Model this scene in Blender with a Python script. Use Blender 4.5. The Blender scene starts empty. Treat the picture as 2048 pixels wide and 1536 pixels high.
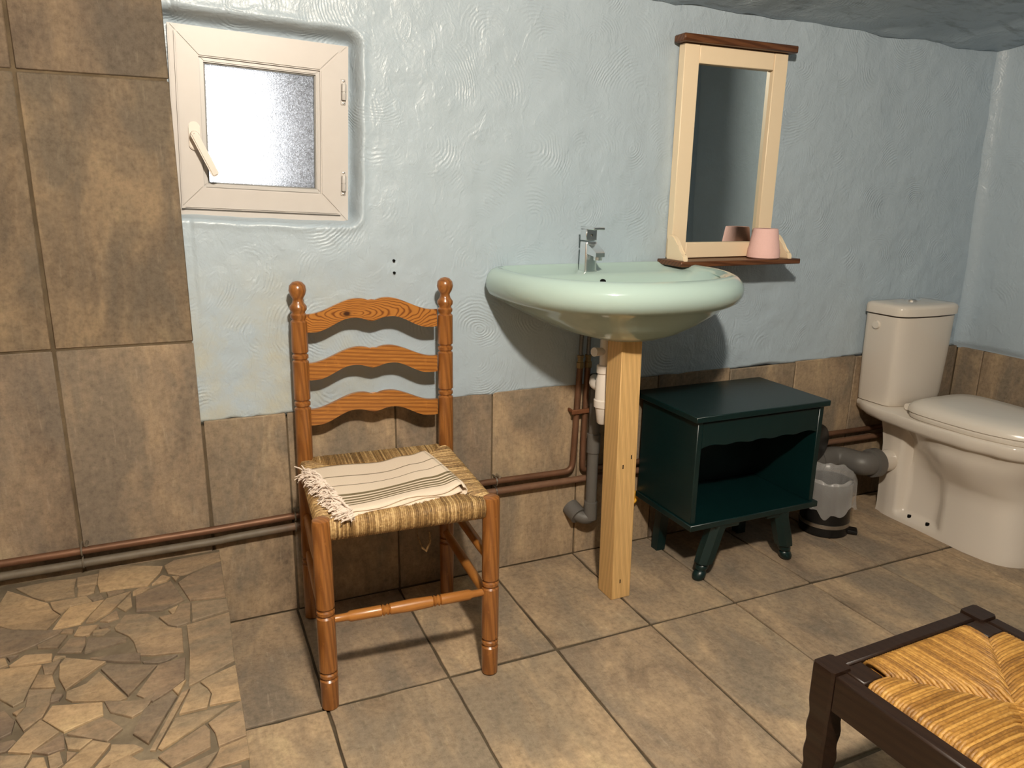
import bpy, bmesh, math, random
import numpy as np
from mathutils import Vector, Matrix, Euler
PI = math.pi
rnd = random.Random(7)
SC = bpy.context.scene
COL = SC.collection

# ---------------------------------------------------------------- camera, light, exposure
FPX = 1487.3
pitch, yaw, roll = [math.radians(a) for a in (14.656, 24.30, 0.957)]
fw = Vector((math.sin(yaw)*math.cos(pitch), math.cos(yaw)*math.cos(pitch), -math.sin(pitch)))
rt = Vector((math.cos(yaw), -math.sin(yaw), 0)); up = rt.cross(fw)
r2 = math.cos(roll)*rt + math.sin(roll)*up; u2 = -math.sin(roll)*rt + math.cos(roll)*up
cam = bpy.data.objects.new('camera', bpy.data.cameras.new('camera'))
mw = Matrix((r2, u2, -fw)).transposed().to_4x4(); mw.translation = Vector((0, -1.946, 1.15))
cam.matrix_world = mw
cam.data.sensor_width = 36; cam.data.lens = FPX/2048*36; cam.data.clip_start = .02
COL.objects.link(cam); SC.camera = cam

wd = bpy.data.worlds.new('world'); SC.world = wd; wd.use_nodes = True
wd.node_tree.nodes['Background'].inputs[0].default_value = (.93, .97, 1, 1)
wd.node_tree.nodes['Background'].inputs[1].default_value = 7.0

LAMP = (.22, -1.88, 1.98)
lamp = bpy.data.objects.new('ceiling_bulb', bpy.data.lights.new('ceiling_bulb', 'POINT'))
lamp.data.energy = 186; lamp.data.color = (1, .87, .71); lamp.data.shadow_soft_size = .05
lamp.location = LAMP; COL.objects.link(lamp)

SC.view_settings.view_transform = 'Standard'; SC.view_settings.look = 'None'
SC.view_settings.exposure = 0.0; SC.view_settings.gamma = 1; SC.view_settings.use_curve_mapping = False
SC.cycles.use_denoising = True
SC.cycles.max_bounces = 8; SC.cycles.diffuse_bounces = 5; SC.cycles.glossy_bounces = 4
SC.cycles.caustics_refractive = False; SC.cycles.caustics_reflective = False

# ---------------------------------------------------------------- helpers
def obj(name, me, mat=None, parent=None, loc=None, rot=None):
    o = bpy.data.objects.new(name, me); COL.objects.link(o)
    if mat is not None and me is not None and not me.materials:
        for m in (mat if isinstance(mat, (list, tuple)) else [mat]): me.materials.append(m)
    if parent is not None: o.parent = parent
    if loc is not None: o.location = loc
    if rot is not None: o.rotation_euler = rot
    return o
def empty(name, loc=(0, 0, 0), rz=0):
    o = bpy.data.objects.new(name, None); COL.objects.link(o); o.location = loc; o.rotation_euler = (0, 0, rz)
    o.empty_display_size = .05
    return o
def tag(o, label=None, cat=None, group=None, kind=None):
    if label: o['label'] = label
    if cat: o['category'] = cat
    if group: o['group'] = group
    if kind: o['kind'] = kind
    return o
def fin(bm, smooth=35):
    me = bpy.data.meshes.new('m')
    bmesh.ops.recalc_face_normals(bm, faces=bm.faces[:])
    bm.to_mesh(me); bm.free()
    if smooth:
        me.polygons.foreach_set('use_smooth', [True]*len(me.polygons))
        me.set_sharp_from_angle(angle=math.radians(smooth))
    return me
def pyd(v, f, smooth=35):
    bm = bmesh.new(); vs = [bm.verts.new(p) for p in v]
    for q in f:
        try: bm.faces.new([vs[i] for i in q])
        except ValueError: pass
    return fin(bm, smooth)
def box_into(bm, lo, hi, mtx=None, taper=None):
    vs = []
    for z in (0, 1):
        for x, y in ((0, 0), (1, 0), (1, 1), (0, 1)):
            p = Vector((hi[0] if x else lo[0], hi[1] if y else lo[1], hi[2] if z else lo[2]))
            vs.append(bm.verts.new(mtx @ p if mtx else p))
    for q in ((3, 2, 1, 0), (4, 5, 6, 7), (0, 1, 5, 4), (1, 2, 6, 5), (2, 3, 7, 6), (3, 0, 4, 7)):
        bm.faces.new([vs[i] for i in q])
def box(lo, hi, bev=.002, seg=1, mtx=None):
    bm = bmesh.new(); box_into(bm, lo, hi, mtx)
    if bev: bmesh.ops.bevel(bm, geom=bm.edges[:], offset=bev, segments=seg, affect='EDGES', profile=.5)
    return fin(bm, 40)
def boxes(lst, bev=.002):
    bm = bmesh.new()
    for lo, hi in lst: box_into(bm, lo, hi)
    if bev: bmesh.ops.bevel(bm, geom=bm.edges[:], offset=bev, segments=1, affect='EDGES')
    return fin(bm, 40)
def loft(rings, cap0=True, cap1=True, smooth=40, closed=True):
    n = len(rings[0]); v = [p for r in rings for p in r]; f = []
    for i in range(len(rings)-1):
        for j in range(n if closed else n-1):
            k = (j+1) % n
            f.append((i*n+j, i*n+k, (i+1)*n+k, (i+1)*n+j))
    if cap0: f.append(tuple(range(n-1, -1, -1)))
    if cap1: f.append(tuple((len(rings)-1)*n+j for j in range(n)))
    return pyd(v, f, smooth)
def lathe(prof, seg=20, axis='z', smooth=40, off=(0, 0, 0)):
    rings = []
    for r, h in prof:
        ring = []
        for j in range(seg):
            a = 2*PI*j/seg; c, s = r*math.cos(a), r*math.sin(a)
            p = {'z': (c, s, h), 'y': (c, h, s), 'x': (h, c, s)}[axis]
            ring.append((p[0]+off[0], p[1]+off[1], p[2]+off[2]))
        rings.append(ring)
    return loft(rings, smooth=smooth)
def tube_geo(pts, rad, seg=8, V=None, F=None, caps=True):
    V = [] if V is None else V; F = [] if F is None else F
    P = [Vector(p) for p in pts]; n = len(P)
    R = rad if isinstance(rad, (list, tuple)) else [rad]*n
    base = len(V); T0 = (P[1]-P[0]).normalized()
    a = Vector((0, 0, 1)) if abs(T0.z) < .9 else Vector((1, 0, 0))
    N = (a - T0*a.dot(T0)).normalized()
    for i in range(n):
        T = (P[min(i+1, n-1)]-P[max(i-1, 0)]).normalized()
        N = (N - T*N.dot(T)).normalized(); B = T.cross(N)
        for j in range(seg):
            t = 2*PI*j/seg
            V.append(P[i] + R[i]*(math.cos(t)*N + math.sin(t)*B))
    for i in range(n-1):
        for j in range(seg):
            k = (j+1) % seg
            F.append((base+i*seg+j, base+i*seg+k, base+(i+1)*seg+k, base+(i+1)*seg+j))
    if caps:
        F.append(tuple(base+j for j in range(seg-1, -1, -1))); F.append(tuple(base+(n-1)*seg+j for j in range(seg)))
    return V, F
def tube(pts, rad, seg=12, smooth=50):
    V, F = tube_geo(pts, rad, seg)
    return pyd(V, F, smooth)
def bend(pts, r=.03, k=5):
    """round the corners of a polyline"""
    P = [Vector(p) for p in pts]; out = [P[0]]
    for i in range(1, len(P)-1):
        a, b, c = P[i-1], P[i], P[i+1]
        d = min(r, (a-b).length*.45, (c-b).length*.45)
        p, q = b+(a-b).normalized()*d, b+(c-b).normalized()*d
        for t in range(k+1):
            s = t/k; out.append((1-s)**2*p + 2*s*(1-s)*b + s*s*q)
    return out + [P[-1]]
def prism(poly, y0, y1, bev=.0, smooth=35):
    """outline in x,z pushed through y"""
    bm = bmesh.new()
    a = [bm.verts.new((x, y0, z)) for x, z in poly]; b = [bm.verts.new((x, y1, z)) for x, z in poly]
    n = len(poly)
    f0 = bm.faces.new(a); f1 = bm.faces.new(b[::-1])
    for i in range(n): bm.faces.new((a[i], b[i], b[(i+1) % n], a[(i+1) % n]))
    if bev:
        ed = list({e for f in (f0, f1) for e in f.edges})
        bmesh.ops.bevel(bm, geom=ed, offset=bev, segments=2, affect='EDGES')
    return fin(bm, smooth)
def sstep(a, b, x):
    t = np.clip((x-a)/(b-a), 0, 1); return t*t*(3-2*t)
def vnoise(x, y, seed=0):
    """smooth value noise on arrays"""
    r = np.random.RandomState(seed).rand(64, 64)
    xi, yi = np.floor(x).astype(int), np.floor(y).astype(int); fx, fy = x-xi, y-yi
    fx, fy = fx*fx*(3-2*fx), fy*fy*(3-2*fy)
    g = lambda i, j: r[(xi+i) % 64, (yi+j) % 64]
    return (g(0, 0)*(1-fx)+g(1, 0)*fx)*(1-fy) + (g(0, 1)*(1-fx)+g(1, 1)*fx)*fy - .5

# ---------------------------------------------------------------- materials
class NT:
    def __init__(s, name, rough=.5, spec=.5, base=(.5, .5, .5), metal=0):
        s.m = bpy.data.materials.new(name); s.m.use_nodes = True; s.t = s.m.node_tree
        s.b = s.t.nodes['Principled BSDF']
        s.b.inputs['Base Color'].default_value = (*base, 1); s.b.inputs['Roughness'].default_value = rough
        s.b.inputs['Metallic'].default_value = metal; s.b.inputs['Specular IOR Level'].default_value = spec
    def n(s, typ, **kw):
        nd = s.t.nodes.new(typ)
        for k, v in kw.items():
            if k in nd.inputs: nd.inputs[k].default_value = v
            else: setattr(nd, k, v)
        return nd
    def l(s, a, b): s.t.links.new(a, b)
    def coords(s, scale=(1, 1, 1), rand=0, rot=(0, 0, 0)):
        c = s.n('ShaderNodeTexCoord'); out = c.outputs['Object']
        if rand:
            oi = s.n('ShaderNodeObjectInfo'); mu = s.n('ShaderNodeMath', operation='MULTIPLY'); mu.inputs[1].default_value = rand
            s.l(oi.outputs['Random'], mu.inputs[0])
            ad = s.n('ShaderNodeVectorMath', operation='ADD'); s.l(out, ad.inputs[0]); s.l(mu.outputs[0], ad.inputs[1]); out = ad.outputs[0]
        mp = s.n('ShaderNodeMapping'); mp.inputs['Scale'].default_value = scale; mp.inputs['Rotation'].default_value = rot
        s.l(out, mp.inputs[0]); return mp.outputs[0]
    def noise(s, vec, scale=5, detail=4, rough=.55, dist=0):
        nd = s.n('ShaderNodeTexNoise'); nd.inputs['Scale'].default_value = scale; nd.inputs['Detail'].default_value = detail
        nd.inputs['Roughness'].default_value = rough; nd.inputs['Distortion'].default_value = dist
        s.l(vec, nd.inputs['Vector']); return nd.outputs['Fac']
    def ramp(s, fac, stops):
        nd = s.n('ShaderNodeValToRGB'); e = nd.color_ramp.elements
        while len(e) < len(stops): e.new(.5)
        for el, (p, c) in zip(e, stops):
            el.position = p; el.color = (*c, 1) if len(c) == 3 else c
        s.l(fac, nd.inputs[0]); return nd.outputs[0]
    def mix(s, fac, a, b, mode='MIX'):
        nd = s.n('ShaderNodeMix', data_type='RGBA', blend_type=mode)
        for i, v in ((0, fac), (6, a), (7, b)):
            if isinstance(v, (int, float)): nd.inputs[i].default_value = v
            elif isinstance(v, tuple): nd.inputs[i].default_value = (*v, 1)
            else: s.l(v, nd.inputs[i])
        return nd.outputs[2]
    def math(s, op, a, b=None, c=None):
        nd = s.n('ShaderNodeMath', operation=op)
        for i, v in enumerate((a, b, c)):
            if v is None: continue
            if isinstance(v, (int, float)): nd.inputs[i].default_value = v
            else: s.l(v, nd.inputs[i])
        return nd.outputs[0]
    def color(s, out): s.l(out, s.b.inputs['Base Color'])
    def bump(s, h, strength=.5, dist=.01, prev=None):
        nd = s.n('ShaderNodeBump'); nd.inputs['Strength'].default_value = strength; nd.inputs['Distance'].default_value = dist
        s.l(h, nd.inputs['Height'])
        if prev is not None: s.l(prev, nd.inputs['Normal'])
        s.l(nd.outputs[0], s.b.inputs['Normal']); return nd.outputs[0]

def mul(c, k): return tuple(x*k for x in c)
def tile_mat(name, axis, k=1.0, tint=(1, 1, 1), vary=.12):
    """stoneware tile: clouds of brown, grey and ochre brushed along one axis"""
    m = NT(name, .7, .18)
    al = [1, 1, 1]; al[axis] = .6
    st = [16, 16, 16]; st[axis] = 2.6
    st2 = [3, 3, 3]; st2[axis] = 1.2
    c1 = m.coords(tuple(al), 37); c2 = m.coords(tuple(st), 61); c3 = m.coords(tuple(st2), 23)
    n1 = m.noise(c1, 7, 7, .66, .5); n2 = m.noise(c2, 7, 3, .6); n3 = m.noise(c3, 2.2, 4, .6, .6)
    T = lambda c: tuple(a*b*k for a, b in zip(c, tint))
    col = m.ramp(n1, [(.30, T((.16, .12, .085))), (.47, T((.30, .222, .148))), (.58, T((.37, .272, .175))), (.72, T((.43, .33, .205)))])
    col = m.mix(m.ramp(n3, [(.43, (0, 0, 0)), (.62, (.85, .85, .85))]), col, T((.19, .157, .12)))
    col = m.mix(m.ramp(n2, [(.52, (0, 0, 0)), (.78, (.34, .34, .34))]), col, T((.17, .125, .09)))
    col = m.mix(m.ramp(n2, [(.25, (.20, .20, .20)), (.40, (0, 0, 0))]), col, T((.52, .43, .32)))
    gr = m.noise(m.coords((1, 1, 1), 17), 70, 5, .75)
    col = m.mix(1.0, col, m.ramp(gr, [(.30, (.72,)*3), (.5, (1, 1, 1)), (.72, (1.22,)*3)]), 'MULTIPLY')
    oi = m.n('ShaderNodeObjectInfo')
    col = m.mix(1.0, col, m.ramp(oi.outputs['Random'], [(0, (1-vary, 1-vary, 1-vary*.8)), (.5, (1, .99, .98)), (1, (1+vary*.8, 1+vary*.7, 1+vary*.4))]), 'MULTIPLY')
    m.color(col)
    m.l(m.ramp(n1, [(.3, (.62,)*3), (.7, (.78,)*3)]), m.b.inputs['Roughness'])
    b = m.bump(n2, .18, .002); m.bump(n1, .25, .004, b)
    return m.m
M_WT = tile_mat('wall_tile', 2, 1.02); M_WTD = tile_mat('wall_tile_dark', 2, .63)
M_FT = tile_mat('floor_tile', 1, 1.22, (1, .99, .965))
M_PS = tile_mat('paving_stone', 0, 1.0, (1, .96, .90), .32)

def grout_mat(name, c):
    m = NT(name, .9, .2); n = m.noise(m.coords(), 90, 4); n2 = m.noise(m.coords(), 9, 3)
    col = m.mix(n, mul(c, .6), mul(c, 1.3)); m.color(m.mix(m.ramp(n2, [(.4, (0, 0, 0)), (.65, (1, 1, 1))]), col, mul(c, .55)))
    m.bump(n, .5, .003); return m.m
M_GR = grout_mat('grout', (.155, .115, .07)); M_GRF = grout_mat('floor_grout', (.105, .080, .050)); M_GRP = grout_mat('paving_grout', (.21, .165, .11))

def plaster_mat(name, base, stain=True, arcs=1.0, dirt=0.0):
    m = NT(name, .36, .5)
    c = m.coords()
    big = m.noise(c, 2.2, 3, .5); mid = m.noise(c, 11, 5, .6)
    col = m.mix(big, mul(base, .93), mul(base, 1.05))
    col = m.mix(m.ramp(mid, [(.45, (0, 0, 0)), (.75, (.35, .35, .35))]), col, mul(base, .86))
    if stain:   # yellowed patches low on the wall left of the wash basin
        sx = m.n('ShaderNodeSeparateXYZ'); m.l(c, sx.inputs[0])
        mx = m.ramp(sx.outputs['X'], [(.30, (1, 1, 1)), (.62, (0, 0, 0))])
        mz = m.ramp(sx.outputs['Z'], [(.75, (1, 1, 1)), (1.0, (0, 0, 0))])
        ns = m.ramp(m.noise(c, 6, 5, .65), [(.40, (0, 0, 0)), (.64, (1, 1, 1))])
        fac = m.mix(1.0, m.mix(1.0, mx, mz, 'MULTIPLY'), ns, 'MULTIPLY')
        col = m.mix(m.math('MULTIPLY', fac, .6), col, (.50, .46, .30))
    if dirt:
        nd = m.ramp(m.noise(m.coords((1, 4, 1)), 5, 5, .7), [(.55, (0, 0, 0)), (.72, (1, 1, 1))])
        col = m.mix(m.math('MULTIPLY', nd, dirt), col, mul(base, .35))
    m.color(col)
    # trowel fans: rings round a random centre in each voronoi cell
    wob = m.n('ShaderNodeVectorMath', operation='ADD'); nz = m.n('ShaderNodeTexNoise'); nz.inputs['Scale'].default_value = 3.0
    m.l(c, nz.inputs['Vector']); sc = m.n('ShaderNodeVectorMath', operation='SCALE'); sc.inputs['Scale'].default_value = .12
    m.l(nz.outputs['Color'], sc.inputs[0]); m.l(c, wob.inputs[0]); m.l(sc.outputs[0], wob.inputs[1])
    vo = m.n('ShaderNodeTexVoronoi'); vo.inputs['Scale'].default_value = 6.5; m.l(wob.outputs[0], vo.inputs['Vector'])
    ve = m.n('ShaderNodeTexVoronoi', feature='DISTANCE_TO_EDGE'); ve.inputs['Scale'].default_value = 6.5; m.l(wob.outputs[0], ve.inputs['Vector'])
    d1 = m.n('ShaderNodeVectorMath', operation='SUBTRACT'); m.l(wob.outputs[0], d1.inputs[0])
    po = m.n('ShaderNodeVectorMath', operation='SCALE'); po.inputs['Scale'].default_value = 1/6.5
    m.l(vo.outputs['Position'], d1.inputs[1])
    of = m.n('ShaderNodeVectorMath', operation='MULTIPLY_ADD'); m.l(vo.outputs['Color'], of.inputs[0])
    of.inputs[1].default_value = (.22, .22, .22); of.inputs[2].default_value = (-.11, -.11, -.11)
    d2 = m.n('ShaderNodeVectorMath', operation='ADD'); m.l(d1.outputs[0], d2.inputs[0]); m.l(of.outputs[0], d2.inputs[1])
    ln = m.n('ShaderNodeVectorMath', operation='LENGTH'); m.l(d2.outputs[0], ln.inputs[0])
    fine = m.noise(c, 17, 5, .65)
    ph = m.math('ADD', m.math('MULTIPLY', ln.outputs['Value'], 760), m.math('MULTIPLY', fine, 15))
    sn = m.math('SINE', ph)
    msk = m.math('MULTIPLY', m.ramp(ve.outputs['Distance'], [(.02, (0, 0, 0)), (.25, (1, 1, 1))]), m.ramp(m.noise(c, 7, 4), [(.40, (0, 0, 0)), (.58, (1, 1, 1))]))
    arc = m.math('MULTIPLY', m.math('MULTIPLY', sn, msk), .5)
    b = m.bump(arc, .60*arcs, .0016)
    b = m.bump(mid, .55, .012, b)
    dab = m.ramp(m.noise(m.coords((1, 1, .6)), 26, 3, .5, 1.2), [(.52, (0, 0, 0)), (.66, (1, 1, 1))])
    b = m.bump(dab, .32, .0022, b)
    m.bump(m.noise(c, 160, 3, .6), .15, .0015, b)
    return m.m
BLUE = (.42, .506, .577)
M_PL = plaster_mat('blue_plaster', BLUE)
M_PLR = plaster_mat('blue_plaster_side', BLUE, False, .5)
M_CE = plaster_mat('ceiling_plaster', mul(BLUE, .92), False, .7, .9)
M_WHITE_WALL = NT('exterior_render', .9, .2, (.62, .60, .60)).m

def wood_mat(name, light, dark, axis, ring=60, rough=.32, spec=.5, wear=0.0, coat=.0):
    m = NT(name, rough, spec)
    s = [1, 1, 1]; s[axis] = .10
    c = m.coords(tuple(s), 5); 
    w = m.n('ShaderNodeTexWave', wave_type='BANDS', bands_direction='DIAGONAL')
    w.inputs['Scale'].default_value = ring; w.inputs['Distortion'].default_value = 5; w.inputs['Detail'].default_value = 3; w.inputs['Detail Scale'].default_value = .35
    m.l(c, w.inputs['Vector'])
    f = [40, 40, 40]; f[axis] = 1.6
    fi = m.noise(m.coords(tuple(f), 9), 9, 3)
    col = m.ramp(w.outputs['Fac'], [(.1, dark), (.55, light), (1, mul(light, 1.08))])
    col = m.mix(m.ramp(fi, [(.42, (.45,)*3), (.6, (0, 0, 0))]), col, mul(dark, .8))
    if wear:
        wn = m.ramp(m.noise(m.coords((1, 1, .5)), 60, 4, .7), [(.60, (0, 0, 0)), (.70, (1, 1, 1))])
        col = m.mix(m.math('MULTIPLY', wn, wear), col, mul(light, 1.7))
    m.color(col); m.bump(fi, .12, .001)
    m.b.inputs['Coat Weight'].default_value = coat; m.b.inputs['Coat Roughness'].default_value = .2
    return m.m
HON, HOD = (.30, .116, .027), (.21, .074, .016)
M_CZ = wood_mat('honey_pine_upright', HON, HOD, 2, 50, .3, .5, .35, .3)
M_CX = wood_mat('honey_pine_slat', (.41, .168, .034), (.26, .09, .018), 0, 60, .3, .5, .15, .3)
M_CP = simple('honey_pine_rung', (.36, .150, .034), .34, .5, 0, .22, 60) if False else wood_mat('honey_pine_rung', (.38, .155, .034), (.36, .14, .03), 0, 8, .34, .5, .2, .2)
M_POST = wood_mat('raw_pine', (.66, .42, .175), (.62, .385, .152), 2, 40, .6, .3)
M_CREAM = NT('cream_paint', .4, .4, (.86, .70, .49)).m
M_BROWN = wood_mat('brown_wood', (.15, .058, .022), (.085, .03, .011), 0, 40, .4, .4)
M_DARK = wood_mat('dark_stool_wood', (.020, .009, .0045), (.014, .006, .003), 1, 40, .42, .35, .05)

def simple(name, c, rough=.4, spec=.5, metal=0, nz=0, ns=40, bump=0):
    m = NT(name, rough, spec, c, metal)
    if nz:
        n = m.noise(m.coords(), ns, 4); m.color(m.mix(n, mul(c, 1-nz), mul(c, 1+nz)))
        if bump: m.bump(n, bump, .002)
    return m.m
M_AQUA = simple('aqua_ceramic', (.425, .56, .52), .08, .5)
M_WC = simple('white_ceramic', (.66, .60, .525), .10, .5)
M_SEAT = simple('white_seat_plastic', (.68, .625, .55), .22, .5)
M_PVC = simple('white_upvc', (.54, .51, .485), .42, .5, 0, .04, 30)
M_PVCD = simple('white_upvc_beading', (.50, .485, .47), .36, .5)
M_GASKET = simple('grey_gasket', (.22, .22, .21), .6)
M_CHROME = simple('chrome', (.84, .85, .86), .24, .5, 1)
M_STEEL = simple('steel', (.55, .53, .50), .3, .5, 1, .25, 60)
M_COPPER = simple('aged_copper', (.17, .085, .048), .5, .4, .45, .5, 14, .2)
def oldpipe():
    m = NT('part_painted_pipe', .55, .4); c = m.coords(); n = m.noise(c, 25, 4); sx = m.n('ShaderNodeSeparateXYZ'); m.l(c, sx.inputs[0])
    paint = m.mix(n, (.07, .055, .038), (.20, .165, .12)); cop = m.mix(n, (.10, .05, .03), (.24, .13, .075))
    m.color(m.mix(m.ramp(m.math('ADD', sx.outputs['X'], m.math('MULTIPLY', n, .1)), [(.20, (0, 0, 0)), (.32, (1, 1, 1))]), paint, cop)); m.bump(n, .3, .002); return m.m
M_OLDPIPE = oldpipe()
M_RUST = simple('rusty_clamp', (.18, .07, .03), .7, .3, .3, .4, 50)
M_GREY = simple('grey_pvc', (.115, .107, .097), .45, .4, 0, .12, 20)
M_WPLAS = simple('white_plastic', (.72, .66, .60), .35, .5)
M_HOSE = simple('braided_hose', (.16, .155, .15), .4, .5, .5, .5, 400)
M_BRASS = simple('dull_brass', (.35, .25, .12), .4, .5, .9, .3, 60)
M_TEAL = simple('dark_teal_paint', (.0018, .0155, .0155), .34, .5, 0, .15, 12, .05)
M_BLACK = simple('black_plastic', (.006, .006, .006), .28, .5)
M_HOLE = simple('hole_black', (.004, .004, .004), .8, .1)
M_PINK = simple('pink_tissue', (.82, .53, .49), .9, .1, 0, .05, 200, .3)
M_YEL = simple('yellow_plastic', (.80, .42, .03), .4, .5)
M_MIRROR = simple('mirror_glass', (.80, .86, .85), .015, .5, 1)

def rush_mat(name, a, b, c):
    m = NT(name, .5, .45)
    at = m.n('ShaderNodeAttribute', attribute_name='cord')
    n = m.noise(m.coords((1, 1, 1), 3), 170, 3, .65); n2 = m.noise(m.coords((1, 1, 1), 3), 28, 3)
    f = m.math('ADD', m.math('MULTIPLY', at.outputs['Fac'], .32), m.math('ADD', m.math('MULTIPLY', n, .62), m.math('MULTIPLY', n2, .22)))
    m.color(m.ramp(f, [(.36, a), (.60, b), (.80, c)])); m.bump(n, .5, .003)
    return m.m
M_RUSH = rush_mat('straw_rush', (.12, .065, .022), (.34, .205, .08), (.66, .46, .22))
M_CORD = rush_mat('golden_cord', (.15, .065, .012), (.30, .145, .028), (.46, .25, .06))

def towel_mat():
    m = NT('striped_cotton', .85, .15)
    uv = m.n('ShaderNodeUVMap', uv_map='UVMap'); sx = m.n('ShaderNodeSeparateXYZ'); m.l(uv.outputs[0], sx.inputs[0])
    v = sx.outputs['Y']; u = sx.outputs['X']
    tot = None
    for p, w in ((.27, .008), (.47, .006), (.665, .020), (.725, .015), (.775, .014), (.82, .013), (.86, .009)):
        d = m.math('LESS_THAN', m.math('ABSOLUTE', m.math('SUBTRACT', v, p)), w)
        tot = d if tot is None else m.math('MAXIMUM', tot, d)
    w1 = m.n('ShaderNodeTexNoise'); w1.inputs['Scale'].default_value = 160; m.l(uv.outputs[0], w1.inputs['Vector'])
    base = m.mix(w1.outputs['Fac'], (.66, .54, .42), (.84, .72, .58))
    m.color(m.mix(m.math('MULTIPLY', tot, .92), base, (.14, .105, .045)))
    wv = m.n('ShaderNodeTexChecker'); wv.inputs['Scale'].default_value = 260; m.l(uv.outputs[0], wv.inputs['Vector'])
    m.bump(wv.outputs['Fac'], .25, .001)
    return m.m
M_TOWEL = towel_mat()
M_FRINGE = simple('cotton_fringe', (.74, .63, .54), .9, .1, 0, .15, 300)
def glass_mat():
    m = NT('obscured_glass', .22, .5, (.97, .97, .98)); m.b.inputs['Transmission Weight'].default_value = 1; m.b.inputs['IOR'].default_value = 1.3
    c = m.coords(); n = m.noise(c, 330, 3, .65); m.bump(n, 1.0, .005)
    tr = m.n('ShaderNodeBsdfTranslucent'); tr.inputs['Color'].default_value = (.92, .91, .92, 1)
    mx = m.n('ShaderNodeMixShader'); f = m.ramp(n, [(.42, (.05,)*3), (.56, (.70,)*3)])
    m.l(f, mx.inputs[0]); m.l(m.b.outputs[0], mx.inputs[1]); m.l(tr.outputs[0], mx.inputs[2])
    m.l(mx.outputs[0], m.t.nodes['Material Output'].inputs[0]); return m.m
M_GLASS = glass_mat()
def bag_mat():
    m = bpy.data.materials.new('thin_white_bag'); m.use_nodes = True; t = m.node_tree; t.nodes.clear()
    o = t.nodes.new('ShaderNodeOutputMaterial'); mx = t.nodes.new('ShaderNodeMixShader'); tr = t.nodes.new('ShaderNodeBsdfTransparent')
    p = t.nodes.new('ShaderNodeBsdfPrincipled'); p.inputs['Base Color'].default_value = (.72, .70, .68, 1); p.inputs['Roughness'].default_value = .25
    mx.inputs[0].default_value = .30; t.links.new(tr.outputs[0], mx.inputs[1]); t.links.new(p.outputs[0], mx.inputs[2]); t.links.new(mx.outputs[0], o.inputs[0])
    return m
M_BAG = bag_mat()

# ---------------------------------------------------------------- the room
XL, YB = -1.15, -3.1          # left wall, wall behind the camera
PZ = .225                     # top of the stone step
def ceil_z(x, y): return 1.703 - .0170*x + .20*abs(y)
def rwx(z): return 2.857 - .0324*z

def grid_mesh(us, vs, fn, keep=None, smooth=True):
    U, V = np.meshgrid(us, vs, indexing='ij'); X, Y, Z = fn(U, V)
    n, k = U.shape; co = np.stack([X, Y, Z], -1).reshape(-1, 3)
    I = np.arange(n*k).reshape(n, k)
    q = np.stack([I[:-1, :-1], I[1:, :-1], I[1:, 1:], I[:-1, 1:]], -1).reshape(-1, 4)
    if keep is not None:
        c = co[q].mean(1); q = q[keep(c)]
    me = bpy.data.meshes.new('m'); me.from_pydata(co.tolist(), [], q.tolist())
    me.polygons.foreach_set('use_smooth', [smooth]*len(me.polygons)); me.update(); return me

# window placement (it hangs a little clockwise in the wall)
WC, WA = Vector((.2215, 0, 1.2795)), math.radians(2.35)
def wl(x, z):
    dx, dz = x-WC.x, z-WC.z
    return dx*math.cos(WA)-dz*math.sin(WA), dx*math.sin(WA)+dz*math.cos(WA)
FHU, FHV = .204, .213
def reveal_d(x, z):
    u, v = wl(x, z)
    wob = .006*vnoise(x*18, z*18, 5)
    du = np.maximum(u-(.231+wob), -(u+.231)); dv = np.maximum(v-(.243+wob), -(v+.2185+wob))
    r = .03
    return np.sqrt(np.maximum(du+r, 0)**2+np.maximum(dv+r, 0)**2) + np.minimum(np.maximum(du+r, dv+r), 0) - r
def plaster_back(U, V):
    bot = .566 + .010*vnoise(U*7, U*0, 2) + .006*vnoise(U*31, U*0, 3)
    top = 1.75
    Z = bot + (top-bot)*V; X = U + 0*V
    Y = -.003 + .010*vnoise(X*3.1, Z*3.1, 8) + .006*vnoise(X*9, Z*9, 9) + .0025*vnoise(X*30, Z*30, 10)
    d = reveal_d(X, Z)
    ins = sstep(.005, -.021, d)
    lip = np.exp(-((d-.004)/.010)**2)*-.004*(1+vnoise(X*20, Z*20, 12))
    Y = Y*(1-.5*ins) + lip + .058*ins
    Y = np.where(V < .004, Y+.012, Y)
    Y = np.where(X < .045, np.minimum(np.maximum(Y, -.001), .062), Y)
    return X, Y, Z
us = np.concatenate([np.arange(.0, .52, .0045), np.arange(.52, 2.875, .0115)])
vs = np.concatenate([[0, .003], np.arange(.008, 1.0, .0052), [1.0]])
wall_back = obj('wall_back', grid_mesh(us, vs, plaster_back, lambda c: (np.abs(wl(c[:, 0], c[:, 2])[0]) > .188) | (np.abs(wl(c[:, 0], c[:, 2])[1]) > .197)), M_PL)
tag(wall_back, kind='structure')
def hole_plane(y, x0, x1, z0, z1, hx0, hx1, hz0, hz1):
    L = [((x0, z0), (x1, hz0)), ((x0, hz1), (x1, z1)), ((x0, hz0), (hx0, hz1)), ((hx1, hz0), (x1, hz1))]
    V, F = [], []
    for a, b in L:
        i = len(V); V += [(a[0], y, a[1]), (b[0], y, a[1]), (b[0], y, b[1]), (a[0], y, b[1])]; F.append((i, i+1, i+2, i+3))
    return V, F
bm = bmesh.new()                        # masonry behind plaster and tiles, with the window's opening
for a, b in (((XL-.1, -.05), (3.0, 1.10)), ((XL-.1, 1.465), (3.0, 2.3)), ((XL-.1, 1.10), (.045, 1.465)), ((.40, 1.10), (3.0, 1.465))):
    box_into(bm, (a[0], .066, a[1]), (b[0], .18, b[1]))
core = obj('masonry', fin(bm, 0), M_GR, wall_back)
bm = bmesh.new()
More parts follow.
